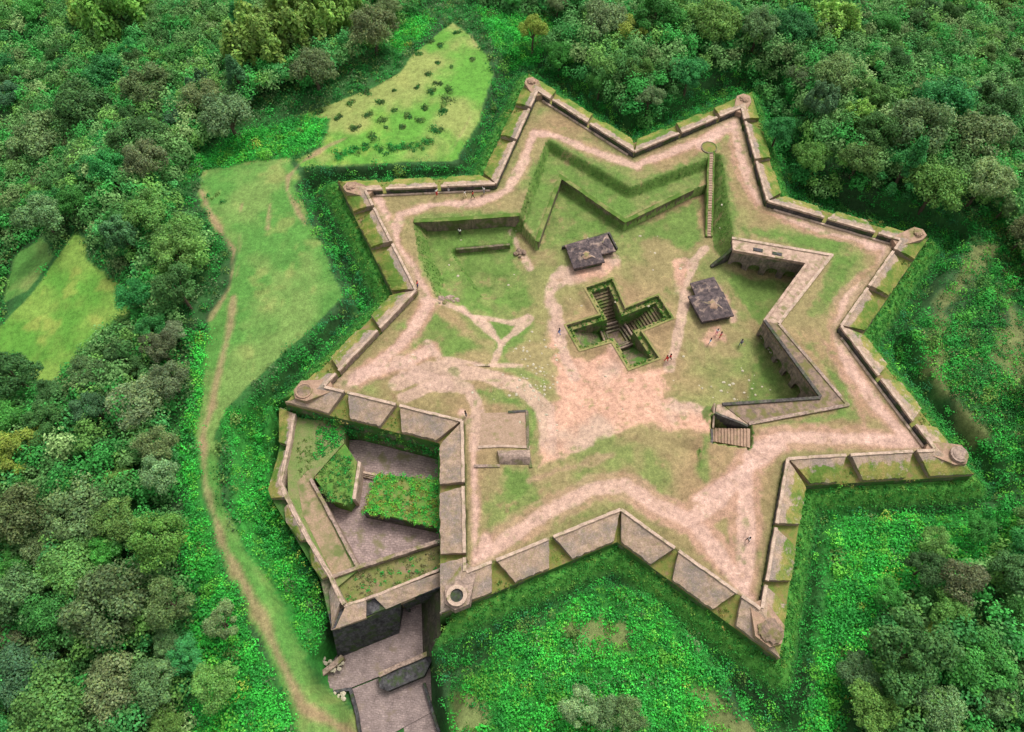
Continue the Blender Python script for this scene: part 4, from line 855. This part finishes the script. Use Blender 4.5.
for k in range(9):
    o = rocks('boulder', None, [(bx+random.gauss(0, .5), by+random.gauss(0, .5), bz+.1+random.random()*.3)], .25, .5, M_ROOFB, kind=None); del o['kind']; o.parent = t; o.matrix_parent_inverse = Matrix.Translation(-Vector(t.location))

# ------------------------------------------------------------------ people
def person_proto(walk=0.):
    def skin(name, pts, edges, rads, mat):
        me = bpy.data.meshes.new(name); bm = bmesh.new(); sk = bm.verts.layers.skin.verify(); vs = [bm.verts.new(p) for p in pts]
        for i, v in enumerate(vs): v[sk].radius = (rads[i], rads[i]*.8 if i < 3 else rads[i]); v[sk].use_root = i == 0
        for a, b in edges: bm.edges.new((vs[a], vs[b]))
        bm.to_mesh(me); bm.free(); me.materials.append(mat); o = bpy.data.objects.new(name, me); COL.objects.link(o)
        o.modifiers.new('skin', 'SKIN'); o.modifiers.new('sub', 'SUBSURF').levels = 1; o.modifiers['sub'].render_levels = 1; return o
    s = walk
    pts = [(0, 0, .92), (0, 0, 1.15), (0, .01, 1.38), (0, .01, 1.48), (0, .02, 1.6), (0, .03, 1.68),
           (-.17, 0, 1.4), (-.23, -.02+s*.1, 1.14), (-.24, .08+s*.2, .92), (-.24, .12+s*.22, .83), (.17, 0, 1.4), (.23, -.02-s*.1, 1.14), (.24, .08-s*.12, .92), (.24, .12-s*.12, .83),
           (-.09, 0, .86), (-.1, .02-s*.22, .48), (-.1, -.03-s*.42, .09), (-.1, .13-s*.42, .04), (.09, 0, .86), (.1, .04+s*.25, .48), (.1, -.02+s*.3, .08), (.1, .14+s*.3, .04)]
    ed = [(0, 1), (1, 2), (2, 3), (3, 4), (4, 5), (2, 6), (6, 7), (7, 8), (8, 9), (2, 10), (10, 11), (11, 12), (12, 13), (0, 14), (14, 15), (15, 16), (16, 17), (0, 18), (18, 19), (19, 20), (20, 21)]
    rd_ = [.13, .12, .13, .055, .1, .07, .06, .045, .035, .04, .06, .045, .035, .04, .085, .055, .04, .035, .085, .055, .04, .035]
    body = skin('body', pts, ed, rd_, M_SKIN)
    sp = [pts[0], pts[1], pts[2], pts[6], pts[7], pts[10], pts[11]]; shirt = skin('shirt', sp, [(0, 1), (1, 2), (2, 3), (3, 4), (2, 5), (5, 6)], [.15, .145, .155, .08, .065, .08, .065], M_CLOTH[0])
    tp_ = [pts[0], pts[14], pts[15], pts[16], pts[18], pts[19], pts[20]]; tr = skin('trousers', tp_, [(0, 1), (1, 2), (2, 3), (0, 4), (4, 5), (5, 6)], [.14, .105, .075, .06, .105, .075, .06], M_CLOTH[1])
    V = []; F = []; mb = MB(); dome(mb, (0, .0), .118, .13, 1.64, 12, 4, .03); V = [(x, y, max(z, 1.56)) for x, y, z in mb.V]; hair = obj('hair', V, mb.F, M_HAIR, None, True)
    return body, shirt, tr, hair
M_SKIN = plain('skin', (.25, .13, .08)); M_HAIR = plain('hair', (.015, .012, .01))
CL = {'white': (.8, .8, .78), 'red': (.6, .04, .04), 'pink': (.7, .25, .35), 'navy': (.03, .05, .14), 'black': (.03, .03, .03), 'blue': (.12, .22, .5), 'grey': (.25, .25, .26), 'cream': (.75, .62, .42)}
M_CL = {k: plain('cloth_'+k, v) for k, v in CL.items()}; M_CLOTH = [M_CL['white'], M_CL['navy']]
protos = [person_proto(0.), person_proto(.6)]; used = [False, False]
PEOPLE = [(437, 195.5, 'white', 'red', 'white shirt and red trousers beside the north west parapet, first of the five there', 0), (449, 193, 'grey', 'white', 'grey shirt and white trousers standing by an embrasure of the north west parapet', 0),
          (465, 197, 'white', 'cream', 'white shirt and cream trousers walking along the north west parapet', 1), (473, 198, 'red', 'black', 'red shirt and black trousers walking along the north west parapet', 1),
          (484, 193.5, 'white', 'grey', 'white shirt and grey trousers by the re-entrant corner of the north west parapet', 0), (559, 334, 'navy', 'blue', 'navy shirt walking on the worn earth west of the stepped tank', 1),
          (666, 361, 'red', 'red', 'red clothes at the south east corner of the stepped tank, nearer the tank', 1), (669.5, 359.5, 'red', 'black', 'red shirt and black trousers at the south east corner of the stepped tank', 1),
          (716, 334.5, 'white', 'pink', 'white shirt and pink trousers just south of the eastern magazine', 0), (719.5, 337.5, 'pink', 'red', 'pink shirt and red trousers just south of the eastern magazine', 0),
          (709, 344, 'blue', 'white', 'blue shirt and white trousers on the grass south west of the eastern magazine', 0), (740, 345, 'grey', 'navy', 'grey shirt and navy trousers alone on the grass in front of the casemate arcade', 1),
          (747, 541, 'white', 'black', 'white shirt and black trousers alone on the south east bastion', 1), (418, 287, 'red', 'navy', 'red shirt and navy trousers at the western re-entrant of the rampart', 0),
          (466, 416, 'black', 'grey', 'black shirt and grey trousers at the corner above the gate outwork', 0), (460, 235, 'white', 'black', 'white shirt and black trousers on the grass below the retaining wall', 0)]
for k, (px, py, c1, c2, lab, wk) in enumerate(PEOPLE):
    x, y, z = Wc(px, py); r = thing('person', 'person in '+lab.replace(', first of the five there', '').replace('just south of', 'south of').replace('alone on the grass', 'on grass'), 'person', (x, y, z+.02), 'visitors walking in the fort'); r.rotation_euler = (0, 0, random.uniform(0, 6.28))
    for j, pr in enumerate(protos[wk]):
        o = pr if not used[wk] else pr.copy()
        if used[wk]: COL.objects.link(o)
        o.parent = r
        if j in (1, 2): o.material_slots[0].link = 'OBJECT'; o.material_slots[0].material = M_CL[c1 if j == 1 else c2]
    used[wk] = True

# ------------------------------------------------------------------ trees
def crown_mesh(name, kind, seed):
    g = np.random.default_rng(seed); R0 = 4.; cl = []
    if kind == 'dome': nc = 46; H = .62
    elif kind == 'spread': nc = 40; H = .45
    elif kind == 'feather': nc = 60; H = .95
    elif kind == 'cone': nc = 44; H = 1.5
    else: nc = 30; H = .7
    for i in range(nc):
        a = g.uniform(0, 2*math.pi); ph = math.asin(g.uniform(-.25, 1)); irr = 1+.18*math.sin(3*a+seed)+.12*math.sin(5*a+2*seed)
        rr = R0*irr*g.uniform(.55, .82); x, y, z = rr*math.cos(a)*math.cos(ph), rr*math.sin(a)*math.cos(ph), rr*math.sin(ph)*H
        if kind == 'cone': f = g.random(); rr = R0*(1-f)*.8; x, y, z = rr*math.cos(a), rr*math.sin(a), (f*2.2-.6)*R0
        cr = R0*g.uniform(.17, .33)*(.75 if kind in ('feather', 'cone') else 1); cl.append((x, y, z, cr, g.uniform(.68, 1.32)))
    cl = np.array(cl); per = int(10000/nc); Cs = []; Ns = []; B = []
    for x, y, z, cr, b in cl:
        D = g.normal(size=(per, 3)); D[:, 2] += .35; D /= np.linalg.norm(D, axis=1, keepdims=True); rr = cr*(g.random(per)**.3)*(1+.25*np.sin(D[:, 0]*7+x)*np.sin(D[:, 1]*7+y))
        st_ = np.array([1, 1, .8]) if kind != 'feather' else np.array([.75, .75, 1.6]); Cs.append(np.array([x, y, z])+D*rr[:, None]*st_); Ns.append(D*.95+g.normal(size=(per, 3))*.4+[0, 0, .25]); B.append(np.full(per, b))
    Cs, Ns, B = np.vstack(Cs), np.vstack(Ns), np.concatenate(B); m = len(Cs)
    V, Q = quads(Cs, Ns, g.uniform(.17, .36, m), 1.0 if kind != 'feather' else 1.5); b = B*g.uniform(.7, 1.35, m)
    tint = np.stack([b*g.uniform(.85, 1.15, m), b, b*g.uniform(.8, 1.2, m)], 1)
    o = bigmesh(name, V, Q, M_CROWN, np.repeat(tint, 4, 0)); return o, cl
def tube(mb, pts, rads, n=7):
    pts = [np.array(p, float) for p in pts]; V = []
    for i, p in enumerate(pts):
        d = pts[min(i+1, len(pts)-1)]-pts[max(i-1, 0)]; d /= np.linalg.norm(d); s = np.cross(d, [.3, .9, .1]); s /= np.linalg.norm(s); t_ = np.cross(d, s)
        V += [tuple(p+rads[i]*(s*math.cos(2*math.pi*k/n)+t_*math.sin(2*math.pi*k/n))) for k in range(n)]
    mb.add(V, [[i*n+k, i*n+(k+1) % n, (i+1)*n+(k+1) % n, (i+1)*n+k] for i in range(len(pts)-1) for k in range(n)]+[list(range(n)), list(range(len(pts)*n-1, (len(pts)-1)*n-1, -1))])
PROTO = {}
for kind, cnt in (('dome', 5), ('spread', 4), ('feather', 3), ('cone', 1), ('ragged', 4)):
    for q in range(cnt):
        cr, cl = crown_mesh('crown', kind, 100+len(PROTO)*7+q*13+len(kind)); hb = 7. if kind != 'cone' else 4.
        mb = MB(); tube(mb, [(0, 0, -1.5), (.1, .05, hb*.35), (-.1, .1, hb*.7), (0, 0, hb+.3)], [.34, .27, .2, .12])
        for x, y, z, c_, b in cl[::5]: tube(mb, [(0, 0, hb*.6), (x*.4, y*.4, hb*.8+z*.4), (x*.9, y*.9, hb+z*.85)], [.13, .09, .04], 5)
        tk = mb.build('trunk', M_TRUNK, None, True); cr.location = (0, 0, hb); PROTO[(kind, q)] = [cr, tk, hb, False]
KCOL = {'dark': ((.07, .18, .05), 'dark green'), 'grey': ((.14, .245, .09), 'grey green'), 'emerald': ((.05, .25, .06), 'emerald'), 'lime': ((.20, .39, .07), 'lime green'),
        'brown': ((.135, .19, .075), 'brownish'), 'olive': ((.125, .265, .06), 'olive'), 'bluish': ((.085, .20, .085), 'bluish'), 'gold': ((.25, .34, .06), 'yellowish'), 'green': ((.07, .27, .05), 'mid green'), 'pale': ((.20, .30, .13), 'silvery')}
KFORM = {'dark': ['dome', 'ragged'], 'grey': ['spread', 'dome', 'ragged'], 'emerald': ['dome', 'ragged'], 'lime': ['feather'], 'brown': ['dome', 'spread'], 'olive': ['dome', 'spread'], 'bluish': ['dome', 'feather'], 'gold': ['ragged', 'dome'], 'green': ['dome', 'ragged', 'spread'], 'pale': ['ragged', 'spread']}
TREES = [(285, 28, 70, 'lime'), (330, 15, 50, 'lime'), (255, 48, 60, 'lime'), (120, 15, 58, 'lime'), (92, 6, 40, 'lime'), (313, 67, 38, 'brown'), (372, 28, 40, 'brown'), (226, 113, 44, 'grey'), (240, 85, 22, 'bluish'),
 (144, 85, 40, 'brown'), (200, 92, 36, 'brown'), (134, 134, 44, 'dark'), (144, 160, 36, 'brown'), (146, 212, 40, 'olive'), (180, 232, 38, 'olive'), (36, 138, 46, 'grey'), (105, 166, 30, 'emerald'), (82, 108, 48, 'dark'), (105, 72, 36, 'emerald'),
 (40, 215, 34, 'grey'), (178, 252, 40, 'olive'), (122, 236, 30, 'bluish'), (177, 289, 36, 'dark'), (131, 292, 30, 'emerald'), (157, 345, 30, 'brown'), (166, 377, 34, 'brown'),
 (131, 397, 50, 'pale'), (88, 407, 28, 'bluish'), (42, 420, 34, 'dark'), (10, 375, 40, 'dark'), (13, 446, 40, 'gold'), (84, 370, 34, 'grey'), (157, 446, 34, 'brown'), (23, 515, 46, 'brown'), (73, 511, 56, 'grey'), (161, 473, 34, 'pale'),
 (50, 488, 26, 'emerald'), (161, 542, 46, 'olive'), (42, 546, 32, 'grey'), (65, 565, 48, 'olive'), (104, 550, 28, 'green'), (108, 604, 66, 'brown'), (168, 604, 40, 'grey'), (19, 672, 44, 'bluish'), (108, 685, 52, 'brown'), (56, 704, 56, 'olive'),
 (212, 685, 38, 'olive'), (154, 681, 38, 'grey'), (220, 622, 30, 'pale'), (15, 598, 44, 'grey'), (5, 634, 30, 'brown'), (185, 656, 30, 'emerald'), (161, 727, 30, 'olive'), (115, 519, 38, 'olive'), (45, 615, 40, 'green'),
 (836, 19, 42, 'lime'), (795, 25, 35, 'emerald'), (820, 104, 28, 'bluish'), (861, 112, 28, 'lime'), (905, 169, 32, 'emerald'), (915, 131, 48, 'grey'), (943, 104, 48, 'emerald'), (984, 134, 44, 'brown'), (836, 74, 35, 'grey'), (885, 130, 35, 'dark'),
 (864, 153, 35, 'olive'), (812, 156, 30, 'olive'), (937, 188, 46, 'olive'), (987, 182, 36, 'pale'), (995, 104, 40, 'dark'), (630, 25, 28, 'gold'), (533, 31, 24, 'gold'), (606, 17, 38, 'grey'), (656, 14, 40, 'green'), (716, 22, 44, 'olive'), (760, 25, 32, 'grey'),
 (908, 654, 62, 'dark'), (949, 609, 30, 'olive'), (985, 663, 50, 'green'), (926, 568, 30, 'dark'), (962, 581, 35, 'brown'), (1012, 572, 32, 'dark'), (940, 634, 22, 'gold'), (862, 672, 34, 'grey'), (876, 708, 38, 'olive'), (994, 697, 32, 'grey'), (940, 708, 38, 'grey'), (1020, 618, 30, 'green'),
 (580, 707, 34, 'pale'), (604, 712, 28, 'grey'), (628, 714, 32, 'grey'), (780, 128, 26, 'emerald'), (560, 55, 26, 'green'), (690, 70, 30, 'emerald'), (650, 95, 26, 'grey'), (600, 80, 24, 'green')]
placed = []
def add_tree(px, py, dpx, kind):
    dist = 125.; 
    for _ in range(3): R_ = dpx/2*dist/FPX*1.14; up = min(6., 1.6*R_); x, y, z = Wg(px, py, up); dist = np.linalg.norm(np.array([x, y, z+up])-CAM)
    placed.append([x, y, z, R_, kind, px, py])
for t_ in TREES: add_tree(*t_)
FZ = [WP(q, -6) for q in FPOLY]
HOLES = [MEAD_K, MEAD_K2]
pal = [('dark', 5), ('green', 4), ('grey', 3), ('olive', 3), ('emerald', 3), ('brown', 1.5), ('bluish', 1.2), ('lime', .8), ('pale', .4)]
kn = [a for a, b in pal]; kp = np.array([b for a, b in pal]); kp = kp/kp.sum()
tries = 0; MAXT = 296
while tries < 30000 and len(placed) < MAXT:
    tries += 1; px, py = RNG.uniform(-25, 1050), RNG.uniform(-25, 760); p = W(px, py, 0.)
    if not any(inside(p[None], z_)[0] for z_ in FZ): continue
    R_ = RNG.uniform(1.9, 3.4); x, y, z = *W(px, py, -4), 0
    if any((x-q[0])**2+(y-q[1])**2 < (.78*(R_+q[3]))**2 for q in placed): continue
    if any(sd_(np.array([[x, y]]), h)[0] > -R_-1. for h in HOLES+[MEAD_W, MEAD_N]): continue
    if sd_(np.array([[x, y]]), FOOT[::-1])[0] > -R_-1.5: continue
    x, y, z = Wg(px, py, min(6., 1.6*R_))
    if any(sd_(np.array([[x, y]]), h)[0] > -R_*.8 for h in HOLES+[MEAD_W, MEAD_N]): continue
    if any((x-q[0])**2+(y-q[1])**2 < (.72*(R_+q[3]))**2 for q in placed): continue
    placed.append([x, y, z, R_, kn[RNG.choice(len(kn), p=kp)], px, py])
def region(px, py):
    if px < 260 and py < 70: return 'top left corner forest'
    if px < 100 and py < 230: return 'forest above the grassy knoll'
    if px < 330 and py < 235: return 'forest left of the upper meadow'
    if px < 130 and py < 330: return 'forest ringing the grassy knoll'
    if px < 450 and py < 235: return 'forest behind the upper meadow'
    if px < 260 and py < 350: return 'woods between knoll and long meadow'
    if px < 110 and py < 480: return 'forest just below the grassy knoll'
    if px < 260 and py < 480: return "forest left of the footpath's bend"
    if px < 110 and py < 600: return 'left edge forest level with the outwork'
    if px < 300 and py < 600: return 'forest left of the bright scrub'
    if px < 110: return 'bottom left corner forest'
    if px < 300: return "forest by the footpath's lower end"
    if py > 480 and px < 800: return 'scrub south of the star'
    if py > 480: return 'lower right forest' if px < 945 else 'lower right corner forest'
    if px < 620: return 'forest north of the top star point'
    if px < 760: return 'forest between the northern star points'
    if px < 860: return 'forest beyond the north east rampart' if py > 60 else 'top edge forest right of centre'
    return ('top right corner forest' if py < 70 else 'forest beyond the eastern star point')
OR = ['first', 'second', 'third', 'fourth', 'fifth', 'sixth', 'seventh', 'eighth', 'ninth', 'tenth', 'eleventh', 'twelfth', 'thirteenth', 'fourteenth']
grp = {}
for t_ in placed: grp.setdefault((region(t_[5], t_[6]), t_[4]), []).append(t_)
for (rg, kd), L_ in grp.items():
    L_.sort(key=lambda q: q[5])
    for k, q in enumerate(L_):
        cn = KCOL[kd][1]; q.append(f'the only {cn} tree in the {rg}' if len(L_) == 1 else (f'leftmost {cn} tree in the {rg}' if k == 0 else (f'rightmost {cn} tree in the {rg}' if k == len(L_)-1 else f'{OR[k]} {cn} tree from left, {rg}')))
pk = list(PROTO)
for x, y, z, R_, kd, px, py, lab in placed:
    form = random.choice(KFORM[kd]); form = 'cone' if (kd == 'emerald' and abs(px-905) < 3) or (abs(px-240) < 2) else form
    key = random.choice([k for k in pk if k[0] == form]); cr, tk, hb, us = PROTO[key]
    s = R_/4.*(1.25 if form == 'cone' else 1); rt = thing('tree', lab, 'tree', (x, y, z+6.-hb*s*random.uniform(.95, 1.1) if True else z), 'trees of the surrounding forest')
    rt.location.z = z+min(6., 1.6*R_)-hb*s-.2
    rt.rotation_euler = (0, 0, random.uniform(0, 6.28)); rt.scale = (s, s, s*random.uniform(.85, 1.15))
    c, v = KCOL[kd][0], random.uniform(.8, 1.25); c = [q*v*random.uniform(.9, 1.1) for q in c]
    for j, o in enumerate((cr, tk)):
        if us: o = o.copy(); COL.objects.link(o)
        o.parent = rt
        if j == 0: o.color = (*c, 1)
    PROTO[key][3] = True
for k, v in PROTO.items():
    if not v[3]: bpy.data.objects.remove(v[0]); bpy.data.objects.remove(v[1])

# small bushes dotted over the upper meadow and the outwork
ORD = ['first', 'second', 'third', 'fourth', 'fifth', 'sixth', 'seventh', 'eighth', 'ninth', 'tenth', 'eleventh', 'twelfth', 'thirteenth']
def bush_label(px, py, d_):
    row = [b for b in BUSH if b[1]//32 == py//32]; k = sorted(row).index((px, py, d_)); rn = {0: 'at the narrow top', 1: 'in the upper part', 2: 'across the middle', 3: 'in the lower part', 4: 'near the lower hedge'}[py//32]
    return f'small dark bush {rn} of the upper meadow, {ORD[k]} from the left there'
BUSH = [(447, 25, 5), (458, 33, 5), (430, 42, 5), (442, 46, 6), (420, 54, 5), (438, 63, 4), (471, 60, 5), (429, 74, 5), (452, 67, 3), (418, 87, 4), (433, 92, 6), (367, 93, 6), (381, 102, 6), (352, 103, 6), (395, 110, 4), (367, 115, 6), (425, 108, 5), (408, 116, 5), (384, 120, 6), (420, 121, 6),
        (339, 118, 5), (356, 129, 6), (371, 138, 8), (402, 127, 5), (386, 128, 3), (320, 112, 6), (448, 90, 8), (446, 100, 9), (442, 112, 7), (438, 130, 8), (394, 91, 3), (438, 84, 5)]
def shrub_obj(px, py, r, cols, lab, grp_, n=120, up=0, zf=None, leaf=.2):
    x, y, z = Wg(px, py) if zf is None else (*W(px, py, zf), zf); k = 5; P_ = np.column_stack([RNG.normal(size=k)*r*.3, RNG.normal(size=k)*r*.3]); 
    o = shrubs('shrub', P_, np.zeros(k)-.1, np.full(k, r*.62), palette(k, cols, [1]*len(cols)), leaf, n//k, kind=None); o.location = (x, y, z); tag(o, lab, 'shrub', grp_); return o
for px, py, d_ in BUSH: shrub_obj(px, py, d_*.2, [DG, OG, (.05, .11, .03)], bush_label(px, py, d_), 'bushes on the upper meadow', 330, leaf=.23)
for k, (x0, x1, y0, y1, m_) in enumerate(((335, 368, 155, 147, 26), (378, 432, 150, 143, 34), (208, 222, 195, 200, 4))):
    pp_ = np.array([Wg(x0+(x1-x0)*f+random.gauss(0, 1), y0+(y1-y0)*f+random.gauss(0, 2.2)) for f in np.linspace(0, 1, m_)])
    shrubs('hedge_growth', pp_[:, :2], pp_[:, 2], RNG.uniform(.4, .9, m_), palette(m_, [DG, EG, OG], [2, 2, 1]), .22, 40)
# weeds inside the outwork
wp = []; wc_ = []
def patch(px, z, n, r, cols, leaf=.2, name='outwork_weeds'):
    q = WP(px, z); lo_, hi_ = q.min(0), q.max(0); p = RNG.uniform(lo_, hi_, (n*4, 2)); p = p[inside(p, q)][:n]; k = len(p)
    shrubs(name, p, np.full(k, z-.05), RNG.uniform(r*.6, r*1.3, k), palette(k, cols, [1]*len(cols)), leaf, 14)
patch([(374, 472), (443, 478), (443, 528), (362, 513)], -3.7, 420, .42, [BG, EG, LG, (.2, .24, .04)])
patch([(311, 476), (328, 452), (352, 458), (352, 505), (328, 502)], -3.3, 200, .35, [OG, EG, (.1, .2, .04), DG])
patch([(318, 425), (344, 428), (344, 442), (316, 460), (312, 455)], -3.0, 120, .5, [EG, DG, BG])
patch([(296, 440), (312, 435), (312, 470), (300, 478)], -3, 60, .25, [OG, (.14, .2, .05)], .16)
patch([(345, 600), (356, 574), (441, 547), (441, 572), (362, 602)], -3.6, 130, .35, [OG, EG, BRN, (.2, .19, .09)])
patch([(276, 408), (278, 440), (268, 488), (272, 500), (297, 541), (318, 580), (328, 620), (322, 600), (290, 545), (262, 492), (270, 430)], -4.0, 180, .5, [EG, LG, DG, YG])
print('placed trees', len(placed))
